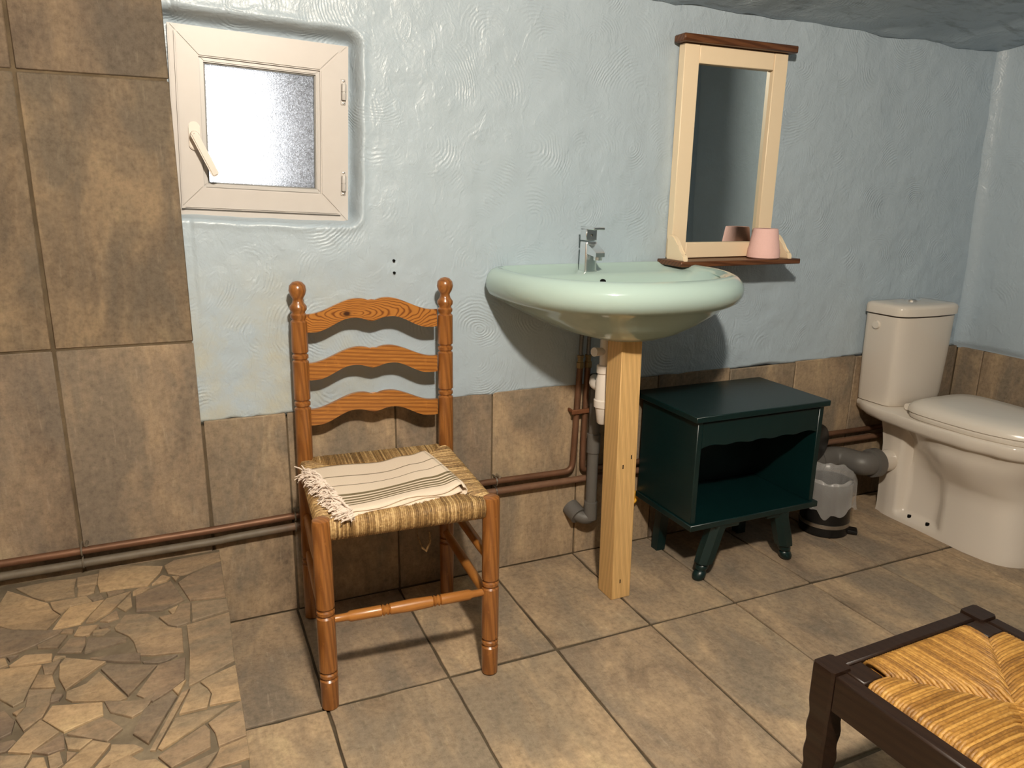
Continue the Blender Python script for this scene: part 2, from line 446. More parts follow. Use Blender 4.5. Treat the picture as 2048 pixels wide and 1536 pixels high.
box_into(bm, (XL-.05, -.0055, -.05), (.018, .05, 1.9)); box_into(bm, (.018, -.0028, -.05), (2.9, .05, .560))
obj('tile_bed', fin(bm, 0), M_GR, wall_back)

GAP = .0045
TW, TH = .2955-GAP, .598-GAP
_tm = {}
def chipped(w, d, h, k):
    key = (round(w, 3), round(d, 3), k)
    if key in _tm: return _tm[key]
    rs = random.Random(k*31+int(w*1000)); P = []
    for (ax, ay), (bx, by) in (((-1, -1), (1, -1)), ((1, -1), (1, 1)), ((1, 1), (-1, 1)), ((-1, 1), (-1, -1))):
        n = 5 if ax != bx else 9
        for i in range(n):
            s = i/n; x, y = (ax+(bx-ax)*s)*w/2, (ay+(by-ay)*s)*d/2
            j = abs(rs.gauss(0, .0011)) + (.0022 if rs.random() < .07 else 0)
            P.append((x-math.copysign(j, x)*(i == 0 or ax == bx), y-math.copysign(j, y)*(i == 0 or ay == by)))
    R = [[(x, y, -h/2) for x, y in P], [(x, y, h/2-.0012) for x, y in P], [(x*(1-.0028/w), y*(1-.0028/d), h/2) for x, y in P]]
    _tm[key] = loft(R, smooth=30); return _tm[key]
def slab(w, d, h, bev=.0022):
    k = (round(w, 4), round(d, 4), round(h, 4))
    if k not in _tm: _tm[k] = box((-w/2, -d/2, -h/2), (w/2, d/2, h/2), bev)
    return _tm[k]
def wall_tile(x0, x1, z0, z1, y=-.001, mat=M_WT, parent=wall_back):
    w, h = x1-x0, z1-z0
    o = obj('wall_tile', slab(w, .012, h), mat, parent, ((x0+x1)/2, y+rnd.uniform(-.0008, .0008), (z0+z1)/2))
    o.rotation_euler = (rnd.uniform(-.002, .002), rnd.uniform(-.002, .002), rnd.uniform(-.001, .001)); return o
# tall tiles behind the stone step
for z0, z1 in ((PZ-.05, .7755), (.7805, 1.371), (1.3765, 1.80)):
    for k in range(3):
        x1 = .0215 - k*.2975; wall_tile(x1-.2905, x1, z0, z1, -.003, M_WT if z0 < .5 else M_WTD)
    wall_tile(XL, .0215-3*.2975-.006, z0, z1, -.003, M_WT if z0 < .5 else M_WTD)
# dado of upright tiles along the back wall
edges = [.0265] + [.229+.2925*k for k in range(9)] + [2.835]
for a, b in zip(edges, edges[1:]):
    if b-a > .03:
        wall_tile(a+GAP/2, b-GAP/2, 0, .572+rnd.uniform(-.003, .003))
for x, z in ((.527, .963), (.527, .931)):
    obj('screw_hole', lathe([(.0001, -.004), (.0035, -.004), (.0035, .006)], 10, 'y'), M_HOLE, wall_back, (x, -.006, z))

# right wall
def plaster_right(U, V):
    bot = .570 + .008*vnoise(U*9, U*0, 22); Z = bot + (2.2-bot)*V; Y = U + 0*V
    X = rwx(Z) - .004 + .010*vnoise(Y*3.3, Z*3.3, 31) + .005*vnoise(Y*10, Z*10, 32) - .02*np.exp(-((Y)/.03)**2)
    X = np.where(V < .004, X+.012, X)
    return X, Y, Z
wall_right = obj('wall_right', grid_mesh(np.arange(.03, -1.95, -.014), np.concatenate([[0, .003], np.arange(.01, 1.001, .009)]), plaster_right), M_PLR)
tag(wall_right, kind='structure')
obj('tile_bed', box((2.846, -1.95, -.05), (2.95, .05, .566), 0), M_GR, wall_right)
obj('masonry', box((2.90, -1.95, -.05), (3.05, .15, 2.3), 0), M_GR, wall_right)
y = -.006
while y > -1.85:
    w = .2955 if y < -.1 else .108
    o = obj('wall_tile', slab(w-GAP, .012, .571), M_WT, wall_right, (2.842, y-w/2, .2855), (0, 0, PI/2)); y -= w
# walls out of the frame that close the room
def wall_box(name, lo, hi, mat):
    return tag(obj(name, box(lo, hi, 0), mat), kind='structure')
wall_box('wall_left', (XL-.12, YB-.1, -.05), (XL, .1, 2.5), M_WT)
wall_box('wall_front', (XL-.1, YB-.12, -.05), (1.9, YB, 2.5), M_GR)
wall_box('wall_partition', (.77, -1.90, -.05), (2.95, -1.77, 2.3), M_PLR)   # its edge is the jamb of the opening the camera stands in
wall_box('wall_passage', (1.9, YB-.12, -.05), (2.02, -1.90, 2.5), M_GR)

def ceil_fn(U, V):
    Z = ceil_z(U, V) + .022*vnoise(U*4, V*4, 41) + .012*vnoise(U*11, V*11, 42) + .004*vnoise(U*30, V*30, 43)
    Z = Z - .010*np.exp(-(V/.05)**2)*(vnoise(U*9, V*0, 44)+.3)
    return U, V, Z
ceiling = obj('ceiling', grid_mesh(np.arange(XL-.1, 2.96, .022), np.arange(.06, YB-.05, -.022), ceil_fn), M_CE)
tag(ceiling, kind='structure')
obj('ceiling_boards', pyd([(XL-.2, .2, 1.85), (3.1, .2, 1.78), (3.1, YB-.2, 2.6), (XL-.2, YB-.2, 2.6)], [(0, 1, 2, 3)]), M_GR, ceiling)

# floor
floor = tag(obj('floor', box((XL-.1, YB-.1, -.10), (3.0, .12, -.0050), 0), M_GRF), kind='structure')
rows = [(-.0065, -.4535), (-.458, -1.0405), (-1.045, -1.6275), (-1.632, -2.2145), (-2.219, -2.80), (-2.805, YB)]
xs = [.2255+.2925*k for k in range(-5, 11)]
for (ya, yb) in rows:
    for x0 in xs:
        x1 = x0+.2925
        if x0 < .0425 and yb > -1.1: x0 = .0425
        a, b = max(x0, XL), min(x1, 2.84)
        if b-a < .03: continue
        w, d = b-a-GAP, ya-yb-GAP
        o = obj('floor_tile', chipped(w, d, .012, rnd.randrange(5)), M_FT, floor, ((a+b)/2, (ya+yb)/2, -.006+rnd.uniform(-.0007, .0007)))
        o.rotation_euler = (rnd.uniform(-.002, .002), rnd.uniform(-.002, .002), 0)

# ---------------------------------------------------------------- the step paved with broken stone
PY = -1.10
step = obj('stone_step', box((XL, PY, 0), (.037, .0, PZ-.005), 0), M_GRP)
tag(step, 'low raised step paved with broken flat stone pieces, left of the ladder-back chair', 'step')
STONES = [[(-0.4331,-0.1011),(-0.4275,-0.047),(-0.3871,-0.0888),(-0.3493,-0.129),(-0.3344,-0.1421),(-0.3209,-0.1814),(-0.3031,-0.2117),(-0.3225,-0.2616),(-0.391,-0.2316),(-0.4149,-0.2094),(-0.4528,-0.1495),(-0.4549,-0.099)],[(-0.4118,-0.0426),(-0.3382,-0.0355),(-0.2872,-0.045),(-0.2871,-0.0941),(-0.2821,-0.1306),(-0.342,-0.1286),(-0.3688,-0.1035)],[(-0.2859,-0.0417),(-0.2398,-0.0391),(-0.2409,-0.0889),(-0.2818,-0.0852)],[(-0.279,-0.0908),(-0.242,-0.0949),(-0.2433,-0.1286),(-0.2633,-0.1365),(-0.2772,-0.1344)],[(-0.3306,-0.1437),(-0.2566,-0.1447),(-0.2444,-0.1725),(-0.2863,-0.1784),(-0.3021,-0.2073),(-0.3206,-0.1782)],[(-0.2519,-0.1554),(-0.2276,-0.1434),(-0.2218,-0.1651),(-0.2411,-0.1714)],[(-0.2407,-0.0207),(-0.1951,-0.0108),(-0.0976,-0.0571),(-0.1025,-0.0856),(-0.1296,-0.1443),(-0.1489,-0.1393),(-0.1983,-0.1326),(-0.2311,-0.1319),(-0.2397,-0.0894)],[(-0.2169,-0.1421),(-0.1791,-0.149),(-0.2122,-0.1623)],[(-0.2873,-0.1827),(-0.2185,-0.1752),(-0.2484,-0.2409),(-0.2582,-0.2638),(-0.3107,-0.2681),(-0.2986,-0.2136)],[(-0.2141,-0.1728),(-0.1648,-0.1586),(-0.2019,-0.2358),(-0.235,-0.2681),(-0.2486,-0.264),(-0.2433,-0.2414)],[(-0.1905,-0.2205),(-0.1649,-0.1694),(-0.1596,-0.2276),(-0.1726,-0.2473)],[(-0.2209,-0.2693),(-0.1903,-0.2363),(-0.184,-0.2703),(-0.2051,-0.279)],[(-0.2209,-0.2957),(-0.2076,-0.2855),(-0.1982,-0.3012),(-0.2166,-0.2997)],[(-0.2315,-0.3047),(-0.2033,-0.3074),(-0.1974,-0.3153),(-0.2118,-0.3327),(-0.2315,-0.3227)],[(-0.2602,-0.2769),(-0.2227,-0.2848),(-0.2363,-0.3186),(-0.2501,-0.3187),(-0.2669,-0.3097)],[(-0.2939,-0.288),(-0.2843,-0.2745),(-0.2693,-0.2844),(-0.2704,-0.2978)],[(-0.4136,-0.2176),(-0.3902,-0.2364),(-0.3218,-0.2674),(-0.291,-0.2772),(-0.2976,-0.2915),(-0.333,-0.3169),(-0.3595,-0.3328),(-0.3931,-0.3391),(-0.4251,-0.3364),(-0.4508,-0.1975)],[(-0.3317,-0.3214),(-0.2959,-0.3005),(-0.2787,-0.3018),(-0.2925,-0.345),(-0.3289,-0.3326)],[(-0.2734,-0.3199),(-0.2432,-0.3222),(-0.2415,-0.3585),(-0.2466,-0.3809),(-0.2906,-0.3652)],[(-0.2389,-0.3343),(-0.1654,-0.3591),(-0.1647,-0.3734),(-0.2408,-0.3861)],[(-0.1726,-0.2634),(-0.1274,-0.2773),(-0.1113,-0.2954),(-0.0856,-0.3481),(-0.0577,-0.369),(-0.0562,-0.4584),(-0.116,-0.4471),(-0.141,-0.4353),(-0.1512,-0.3805),(-0.1621,-0.354),(-0.1878,-0.3223),(-0.1907,-0.3089)],[(-0.1612,-0.1615),(-0.1455,-0.1482),(-0.1248,-0.1567),(-0.1399,-0.1761),(-0.1605,-0.1784)],[(-0.1207,-0.1442),(-0.099,-0.1042),(-0.0799,-0.1235),(-0.089,-0.1376)],[(-0.1545,-0.1859),(-0.0791,-0.1443),(-0.0518,-0.2453),(-0.0979,-0.2747),(-0.1508,-0.258)],[(-0.0774,-0.1206),(-0.0607,-0.1275),(-0.0692,-0.1465)],[(-0.0943,-0.0543),(-0.0718,-0.0328),(0.0371,-0.0284),(0.0362,-0.0754),(-0.0454,-0.1191),(-0.0606,-0.1196),(-0.0857,-0.0986)],[(-0.0635,-0.1572),(-0.0415,-0.1315),(0.0366,-0.0849),(0.0364,-0.2649),(-0.0398,-0.2531)],[(-0.0366,-0.2697),(0.0386,-0.28),(0.0385,-0.33),(-0.0375,-0.3472)],[(-0.0849,-0.2794),(-0.0647,-0.2659),(-0.0704,-0.2937),(-0.078,-0.2971)],[(-0.0607,-0.2624),(-0.0388,-0.2663),(-0.0411,-0.3479),(-0.0499,-0.3521),(-0.0679,-0.3564),(-0.0841,-0.3434),(-0.1037,-0.3027),(-0.0735,-0.3023)],[(-0.0483,-0.3587),(0.0395,-0.3396),(0.0371,-0.5285),(-0.0214,-0.5665),(-0.032,-0.5719),(-0.0492,-0.5797),(-0.0454,-0.4709)],[(-0.0182,-0.5679),(0.0376,-0.5464),(0.0384,-0.6577),(-0.0154,-0.6537),(-0.0103,-0.6222),(-0.0159,-0.601),(-0.0288,-0.5757)],[(-0.0457,-0.5884),(-0.0326,-0.58),(-0.0173,-0.6027),(-0.0118,-0.6215),(-0.0197,-0.659),(-0.0668,-0.6583)],[(-0.0481,-0.5886),(-0.1045,-0.7391),(-0.1129,-0.7363),(-0.0615,-0.5959)],[(-0.0775,-0.5793),(-0.0533,-0.5581),(-0.068,-0.6013)],[(-0.0737,-0.6665),(-0.0301,-0.6667),(0.0176,-0.6685),(-0.0212,-0.6946),(-0.0951,-0.7425),(-0.1009,-0.7357)],[(-0.0202,-0.7039),(0.0044,-0.6849),(0.0395,-0.6638),(0.0395,-0.761),(-0.0067,-0.771),(-0.0102,-0.7346)],[(-0.1004,-0.758),(-0.0257,-0.7061),(-0.0179,-0.7237),(-0.0193,-0.7676),(-0.08,-0.7934)],[(-0.0053,-0.7763),(0.0395,-0.7658),(0.0395,-0.818),(0.0172,-0.8207),(-0.0256,-0.8222),(-0.0135,-0.7985)],[(-0.0724,-0.8022),(-0.0089,-0.7842),(-0.0312,-0.8198)],[(-0.103,-0.4875),(-0.086,-0.483),(-0.0532,-0.4818),(-0.0559,-0.5545),(-0.0795,-0.5785),(-0.1109,-0.6022),(-0.1393,-0.5697)],[(-0.2062,-0.4587),(-0.1958,-0.4486),(-0.1053,-0.4878),(-0.1535,-0.5669)],[(-0.125,-0.6207),(-0.1096,-0.6073),(-0.0823,-0.5899),(-0.0696,-0.6046),(-0.1159,-0.7184),(-0.1411,-0.6818)],[(-0.2081,-0.4673),(-0.1546,-0.5729),(-0.1666,-0.5765),(-0.2469,-0.5449),(-0.2585,-0.5314),(-0.2595,-0.5107),(-0.2279,-0.4978)],[(-0.2736,-0.3921),(-0.1988,-0.4363),(-0.2617,-0.5046),(-0.2771,-0.462),(-0.2814,-0.4121)],[(-0.2958,-0.3911),(-0.2938,-0.3756),(-0.274,-0.3839)],[(-0.3124,-0.4023),(-0.2804,-0.3949),(-0.2905,-0.4385),(-0.3041,-0.4378)],[(-0.3219,-0.4741),(-0.3161,-0.4338),(-0.2901,-0.4437),(-0.2794,-0.4884)],[(-0.3854,-0.3853),(-0.3136,-0.3992),(-0.3244,-0.473),(-0.3281,-0.5107),(-0.343,-0.5199),(-0.3681,-0.4879),(-0.4018,-0.4618),(-0.4163,-0.3837)],[(-0.2831,-0.5089),(-0.2642,-0.5157),(-0.2688,-0.5334),(-0.2828,-0.5351)],[(-0.2787,-0.5457),(-0.1955,-0.5697),(-0.1917,-0.6064),(-0.2509,-0.6304),(-0.2893,-0.5796)],[(-0.3406,-0.5409),(-0.3242,-0.5323),(-0.3324,-0.5513)],[(-0.324,-0.4788),(-0.2866,-0.4922),(-0.2794,-0.4929),(-0.2836,-0.507),(-0.283,-0.5413),(-0.2905,-0.5745),(-0.3148,-0.6013),(-0.3328,-0.5612),(-0.3224,-0.5335)],[(-0.3612,-0.529),(-0.3547,-0.5275),(-0.3333,-0.5652),(-0.3333,-0.5975),(-0.3482,-0.6064),(-0.371,-0.5997),(-0.385,-0.5222)],[(-0.3123,-0.6088),(-0.292,-0.5806),(-0.2771,-0.5993),(-0.2579,-0.6278),(-0.2967,-0.6669),(-0.33,-0.6491)],[(-0.3461,-0.6189),(-0.3257,-0.6194),(-0.3217,-0.6264),(-0.3331,-0.6458),(-0.3416,-0.6456),(-0.3642,-0.6367),(-0.3679,-0.6164)],[(-0.2935,-0.6645),(-0.2504,-0.6354),(-0.244,-0.6765),(-0.2683,-0.6808)],[(-0.2474,-0.6485),(-0.2036,-0.671),(-0.2215,-0.6904),(-0.2399,-0.6798)],[(-0.2453,-0.6387),(-0.1945,-0.6137),(-0.1756,-0.6323),(-0.1577,-0.6601),(-0.1805,-0.6852)],[(-0.2681,-0.6868),(-0.2511,-0.6814),(-0.2419,-0.7157),(-0.2505,-0.723),(-0.2613,-0.7184)],[(-0.2409,-0.6857),(-0.2261,-0.6939),(-0.2381,-0.7122)],[(-0.3401,-0.6549),(-0.2934,-0.6729),(-0.3009,-0.7051),(-0.3334,-0.6948),(-0.3561,-0.6817),(-0.362,-0.6487)],[(-0.2904,-0.6813),(-0.2731,-0.6869),(-0.2633,-0.7211),(-0.2974,-0.7066)],[(-0.2392,-0.7172),(-0.2017,-0.6737),(-0.1746,-0.6926),(-0.1988,-0.7379),(-0.2065,-0.7487),(-0.2456,-0.7286)],[(-0.173,-0.6975),(-0.137,-0.7127),(-0.1234,-0.7277),(-0.1738,-0.7482),(-0.1968,-0.7511),(-0.1744,-0.7117)],[(-0.1926,-0.5687),(-0.1539,-0.5845),(-0.1288,-0.5906),(-0.1064,-0.577),(-0.1219,-0.6203),(-0.1445,-0.6345),(-0.1809,-0.6041)],[(-0.3815,-0.3443),(-0.361,-0.3448),(-0.3727,-0.3621)],[(-0.4118,-0.3404),(-0.3826,-0.3492),(-0.3735,-0.3761),(-0.3861,-0.3812),(-0.4031,-0.3892)],[(-0.3717,-0.3795),(-0.3492,-0.3505),(-0.2991,-0.3661),(-0.2976,-0.3917),(-0.369,-0.3832)],[(-0.2287,-0.4131),(-0.165,-0.4241),(-0.1367,-0.4327),(-0.1349,-0.4636),(-0.1637,-0.4536),(-0.209,-0.428)],[(-0.1321,-0.4647),(-0.0874,-0.4656),(-0.068,-0.4669),(-0.0874,-0.4803),(-0.1037,-0.4809),(-0.1296,-0.4692)],[(-0.1596,-0.7161),(-0.1276,-0.7574),(-0.1028,-0.7643),(-0.0802,-0.7989),(-0.1767,-0.7614)]]
def stone(poly, z, hi):
    bm = bmesh.new(); n = len(poly)
    cx = sum(p[0] for p in poly)/n; cy = sum(p[1] for p in poly)/n
    rr = [bm.verts.new((x-cx, y-cy, -hi)) for x, y in poly]
    r1 = [bm.verts.new((x-cx, y-cy, -.0012)) for x, y in poly]
    r2 = []
    for x, y in poly:
        L = math.hypot(x-cx, y-cy); k = max(0, 1-.0015/max(L, .004)); r2.append(bm.verts.new(((x-cx)*k, (y-cy)*k, 0)))
    for A, B in ((rr, r1), (r1, r2)):
        for i in range(n): bm.faces.new((A[i], A[(i+1) % n], B[(i+1) % n], B[i]))
    bm.faces.new(r2)
    o = obj('paving_stone', fin(bm, 20), M_PS, step, (cx, cy, z)); return o
def spin(poly):
    s = sum(poly[i-1][0]*poly[i][1]-poly[i][0]*poly[i-1][1] for i in range(len(poly)))
    return poly if s > 0 else poly[::-1]
for i, p in enumerate(STONES):
    o = stone(spin(p), PZ+.0003*((i*7) % 5)+.00002*i-.001, .006)
# more stones on the rest of the step
def inside(x, y, P):
    c = False
    for k in range(len(P)):
        (x1, y1), (x2, y2) = P[k-1], P[k]
        if (y1 > y) != (y2 > y) and x < (x2-x1)*(y-y1)/(y2-y1)+x1: c = not c
    return c
gx = -1.13
while gx < .03:
    gy = -.012
    while gy > PY:
        q = [(gx+.008, gy-.008), (gx+.07, gy-.004), (gx+.122, gy-.012), (gx+.118, gy-.118), (gx+.055, gy-.126), (gx+.006, gy-.11)]
        q = [(x+rnd.uniform(-.012, .012), y+rnd.uniform(-.012, .004)) for x, y in q]
        chk = q + [((a+gx+.06)/2, (b+gy-.065)/2) for a, b in q] + [(gx+.06, gy-.065)]
        if all(x < .036 and y > PY+.004 for x, y in q) and not any(inside(x, y, P) for x, y in chk for P in STONES) \
           and not any(inside(x, y, q) for P in STONES for x, y in P): stone(spin(q), PZ, .006)
        gy -= .135
    gx += .13

# ---------------------------------------------------------------- window
win = empty('window_1', (WC.x+.002, .016, WC.z+.001)); tag(win, kind='structure'); win.rotation_euler = (0, WA, 0)
def ring_frame(hu, hv, w, y0, y1, bev=.0025, step=None):
    """four mitred rails, each returned as its own mesh"""
    out = []
    O = [(-hu, -hv), (hu, -hv), (hu, hv), (-hu, hv)]; I = [(-hu+w, -hv+w), (hu-w, -hv+w), (hu-w, hv-w), (-hu+w, hv-w)]
    for i in range(4):
        j = (i+1) % 4; q = [O[i], O[j], I[j], I[i]]
        g = .0005
        out.append(prism(q, y0, y1, bev))
    return out
for m in ring_frame(FHU, FHV, .030, .018, .062): obj('frame', m, M_PVC, win)
sash = empty('sash', (-.004, 0, .002)); sash.parent = win
SU, SV = .187, .1955
for m in ring_frame(SU, SV, .050, .006, .045, .003): obj('sash_rail', m, M_PVC, sash)
for m in ring_frame(SU-.049, SV-.049, .011, .012, .045, .0025): obj('glazing_bead', m, M_PVCD, sash)
for m in ring_frame(SU-.059, SV-.059, .004, .019, .045, .0005): obj('gasket', m, M_GASKET, sash)
obj('pane', box((-SU+.062, .027, -SV+.062), (SU-.062, .031, SV-.062), 0), M_GLASS, sash)
for v in (.105, -.115):
    h = empty('hinge', (FHU-.0125, .012, v)); h.parent = win
    obj('hinge_plate', box((-.008, .004, -.031), (.006, .009, .031), .002), M_PVC, h)
    obj('hinge_barrel', lathe([(.0055, -.019), (.0062, -.017), (.0062, -.0015), (.0052, -.001), (.0052, 0), (.0062, .0005), (.0062, .017), (.0055, .019)], 12), M_PVCD, h)
    for s in (-1, 1): obj('screw', lathe([(.0001, .0), (.003, .001), (.003, .004)], 8, 'y'), M_STEEL, h, (0, .0025, s*.026))
hd = empty('handle', (-SU+.030, .006, -.028)); hd.parent = win
ov = [(.0125*math.cos(a)*1.0, (.0195 if math.sin(a) >= 0 else -.0195)+.0125*math.sin(a)) for a in [2*PI*i/24 for i in range(24)]]
obj('handle_plate', prism([(x, z) for x, z in ov], -.007, 0, .002), M_WPLAS, hd)
obj('handle_neck', lathe([(.0105, -.003), (.0105, -.022), (.009, -.030), (.004, -.033)], 16, 'y'), M_WPLAS, hd)
lv = bmesh.new(); box_into(lv, (-.0085, -.036, -.098), (.0085, -.024, .006))
bmesh.ops.bevel(lv, geom=lv.edges[:], offset=.003, segments=2, affect='EDGES')
obj('handle_lever', fin(lv, 40), M_WPLAS, hd, (0, 0, 0), (0, -math.radians(26), 0))
# daylight outside: the side of a light well seen through the obscured glass
tag(obj('wall_exterior', box((.228, .22, .6), (.9, 1.2, 2.4), 0), M_WHITE_WALL), kind='structure')

# ---------------------------------------------------------------- pipes
def pipe(name, pts, r, mat, label, cat='pipe', group=None, rr=.03, seg=12):
    o = obj(name, tube(bend(pts, rr), r, seg), mat); tag(o, label, cat, group); return o
PYY = -.028
pA = pipe('copper_pipe', [(XL, PYY, .282), (.03, PYY, .287), (.2, PYY, .291), (.79, PYY, .303), (1.078, PYY, .298), (1.083, PYY, .40), (1.092, PYY, .645)], .0095, M_COPPER,
     'upper copper pipe along the back wall, turning up below the wash basin')
pB = pipe('copper_pipe', [(XL, PYY, .248), (.04, PYY, .255), (.06, PYY, .257), (.2, PYY, .260), (.79, PYY, .270), (1.2, PYY, .266), (2.8, PYY, .246)], .0105, M_OLDPIPE,
     'lower dull pipe running the whole length of the back wall')
pC = pipe('copper_pipe', [(2.8, PYY, .283), (1.15, PYY, .297), (1.115, PYY, .297), (1.114, PYY, .40), (1.119, PYY, .645)], .0095, M_COPPER,
     'copper pipe coming up under the basin and running on behind the green nightstand')
def clamp(x, z0, z1, mat, name, parent):
    return obj(name, boxes([((x-.007, -.0405, z0), (x+.007, -.0385, z1)), ((x-.007, -.0395, z1-.002), (x+.007, -.006, z1)), ((x-.007, -.0395, z0), (x+.007, -.006, z0+.002))], 0), mat, parent)
for x, m_ in ((.232, M_OLDPIPE), (.818, M_STEEL), (-.27, M_OLDPIPE), (1.99, M_OLDPIPE)):
    zt = np.interp(x, [XL, .2, .79, 1.1, 2.8], [.282, .291, .303, .297, .283]); zb = np.interp(x, [XL, .2, .79, 1.2, 2.8], [.248, .260, .270, .266, .246])
    c = empty('pipe_clamp', (x, PYY, (zt+zb)/2))
    for zc in (zt-(zt+zb)/2, zb-(zt+zb)/2):
        ring = [(0, .0105*math.cos(a)*-1.0-.002, zc+.0125*math.sin(a)) for a in [(-.5+i/10)*PI for i in range(11)]]
        obj('clip_loop', tube([(0, .024, ring[0][2])]+ring+[(0, .024, ring[-1][2])], .0022, 6), m_, c)
    obj('screw', lathe([(.004, -.004), (.004, .022)], 8, 'y'), m_, c, (0.011, 0, zt-(zt+zb)/2+.012))
    tag(c, {.232: 'dark double pipe clip on the wall behind the wooden chair', .818: 'bright metal double pipe clip between the chair and the basin post',
            -.27: 'dark double pipe clip under the tall tiles above the stone step', 1.99: 'dark double pipe clip on the wall beside the pedal bin'}[x], 'pipe clip')
c = obj('pipe_clamp', boxes([((1.062, -.045, .488), (1.14, -.038, .502)), ((1.066, -.040, .490), (1.073, .0, .500)), ((1.128, -.040, .490), (1.135, .0, .500))], .0015), M_RUST)
tag(c, 'rusty brown bracket holding the two upright copper pipes below the basin', 'pipe clip')
for (x, top), lb in zip(((1.092, [(1.092, PYY, .66), (1.092, PYY, .70), (1.088, -.04, .745), (1.07, -.065, .785), (1.055, -.085, .83)]), (1.119, [(1.119, PYY, .66), (1.119, PYY, .71), (1.119, -.035, .78), (1.115, -.06, .84)])), ('left', 'right')):
    h = empty('water_hose', (x, PYY, .645))
    T = [(a-x, b-PYY, cc-.645) for a, b, cc in top]
    obj('hose', tube(bend(T, .03), .0065, 10), M_HOSE, h)
    obj('nut', lathe([(.0115, -.016), (.0125, -.014), (.0125, .002), (.0095, .003), (.0095, .016), (.011, .017), (.011, .024)], 6, 'z', 20), M_BRASS, h)
    tag(h, {'left': 'curved grey braided hose on the first upright pipe, bending up behind the basin', 'right': 'straight grey hose between the curved hose and the white trap'}[lb], 'hose')
# waste: white bottle trap, grey waste pipe
tr = empty('bottle_trap', (1.083, -.185, .50))
L = lambda prof, n=18: lathe(prof, n)
obj('tailpiece', L([(.0165, .155), (.0165, .275), (.0215, .276), (.0215, .30)]), M_WPLAS, tr)
obj('nut', L([(.021, .15), (.0235, .152), (.0235, .172), (.020, .175)]), M_WPLAS, tr)
obj('trap_cup', L([(.012, 0), (.016, .004), (.023, .05), (.027, .052), (.028, .072), (.025, .075), (.024, .13), (.019, .15)]), M_WPLAS, tr)
obj('overflow_cap', tube([(0, 0, .215), (-.02, -.005, .215), (-.045, -.012, .217)], [.012, .011, .013], 12), M_WPLAS, tr)
obj('outlet_arm', tube(bend([(0, 0, .105), (-.005, .05, .105), (.03, .105, .108), (.046, .122, .095)], .02), .014, 12), M_WPLAS, tr)
tag(tr, 'white plastic bottle trap under the basin beside the wooden post', 'trap')
dp = empty('waste_pipe', (1.131, -.062, 0))
obj('pipe', tube([(0, 0, .60), (0, 0, .16)], .0175, 16), M_GREY, dp)
obj('socket', L([(.019, .365), (.021, .366), (.021, .425), (.0185, .427)], 16), M_GREY, dp)
obj('socket', L([(.019, .140), (.0215, .142), (.0215, .200), (.0185, .202)], 16), M_GREY, dp)
obj('rubber_sleeve', L([(.0185, .57), (.0205, .575), (.0205, .612), (.016, .614)], 16), M_BLACK, dp)
obj('elbow', tube(bend([(0, 0, .175), (0, 0, .145), (-.022, .010, .144), (-.040, .022, .156)], .03, 6), .0205, 16), M_GREY, dp)
obj('wall_socket', tube([(-.034, .012, .150), (-.044, .054, .168)], .0285, 18), M_GREY, dp)
tag(dp, 'grey plastic waste pipe dropping to an elbow in the wall beside the post', 'pipe')
sp = empty('soil_pipe', (2.20, -.050, .20))
obj('pipe', tube([(-.34, 0, -.005), (-.03, 0, .0)], .040, 18), M_GREY, sp)
obj('branch', tube(bend([(-.10, 0, 0), (-.005, -.004, .002), (.015, -.100, .005), (.060, -.105, .005)], .045, 6), .043, 18), M_GREY, sp)
obj('collar', lathe([(.042, .045), (.052, .047), (.053, .078), (.0415, .080)], 24, 'x', off=(0, -.105, .005)), M_GREY, sp)
tag(sp, 'thick grey soil pipe running low along the wall to the toilet', 'pipe')

# ---------------------------------------------------------------- wash basin
def ring(cx, a, yf, yb, yc, z, n=56, e1=.85, e2=.32):
    out = []
    for i in range(n):
        t = 2*PI*i/n + PI/n; c, s = math.cos(t), math.sin(t)
        if s <= 0: x = a*math.copysign(abs(c)**e1, c); y = yc-(yc-yf)*abs(s)**e1
        else: x = a*math.copysign(abs(c)**e2, c); y = yc+(yb-yc)*abs(s)**e2
        out.append((cx+x, y, z))
    return out
BX = 1.107
basin = empty('wash_basin', (BX, -.2, .9))
def shift(rings, o): return [[(x-o[0], y-o[1], z-o[2]) for x, y, z in r] for r in rings]
BO = (BX, -.2, .9)
br = [ring(BX-.012, .05, -.32, -.20, -.26, .770), ring(BX-.012, .10, -.35, -.14, -.24, .772), ring(BX-.008, .165, -.385, -.06, -.2, .788),
      ring(BX, .225, -.420, -.006, -.16, .814), ring(BX, .270, -.446, -.003, -.14, .838), ring(BX, .296, -.462, -.003, -.13, .854),
      ring(BX, .314, -.480, -.003, -.13, .862), ring(BX, .329, -.498, -.003, -.13, .873), ring(BX, .3365, -.508, -.003, -.13, .890), ring(BX, .3375, -.510, -.003, -.13, .906), ring(BX, .333, -.504, -.003, -.13, .923),
      ring(BX, .322, -.490, -.003, -.13, .936), ring(BX, .306, -.472, -.003, -.13, .942), ring(BX, .292, -.456, -.012, -.13, .939),
      ring(BX, .283, -.445, -.022, -.13, .930), ring(BX, .278, -.440, -.115, -.17, .926, e2=.6), ring(BX, .262, -.425, -.135, -.2, .915, e2=.7),
      ring(BX, .235, -.405, -.150, -.22, .88, e2=.8), ring(BX, .17, -.36, -.185, -.24, .835, e2=.9), ring(BX, .06, -.29, -.23, -.26, .812, e2=1), ring(BX, .02, -.27, -.245, -.26, .810, e2=1)]
obj('bowl', loft(shift(br, BO), smooth=60), M_AQUA, basin)
tag(basin, 'pale aqua ceramic wash basin on the back wall propped by a wooden post', 'basin')
obj('overflow_hole', lathe([(.0001, -.003), (.0085, -.003), (.0085, .004)], 14, 'y'), M_HOLE, basin, (BX-BO[0]-.018, -.1425+.2, .003))
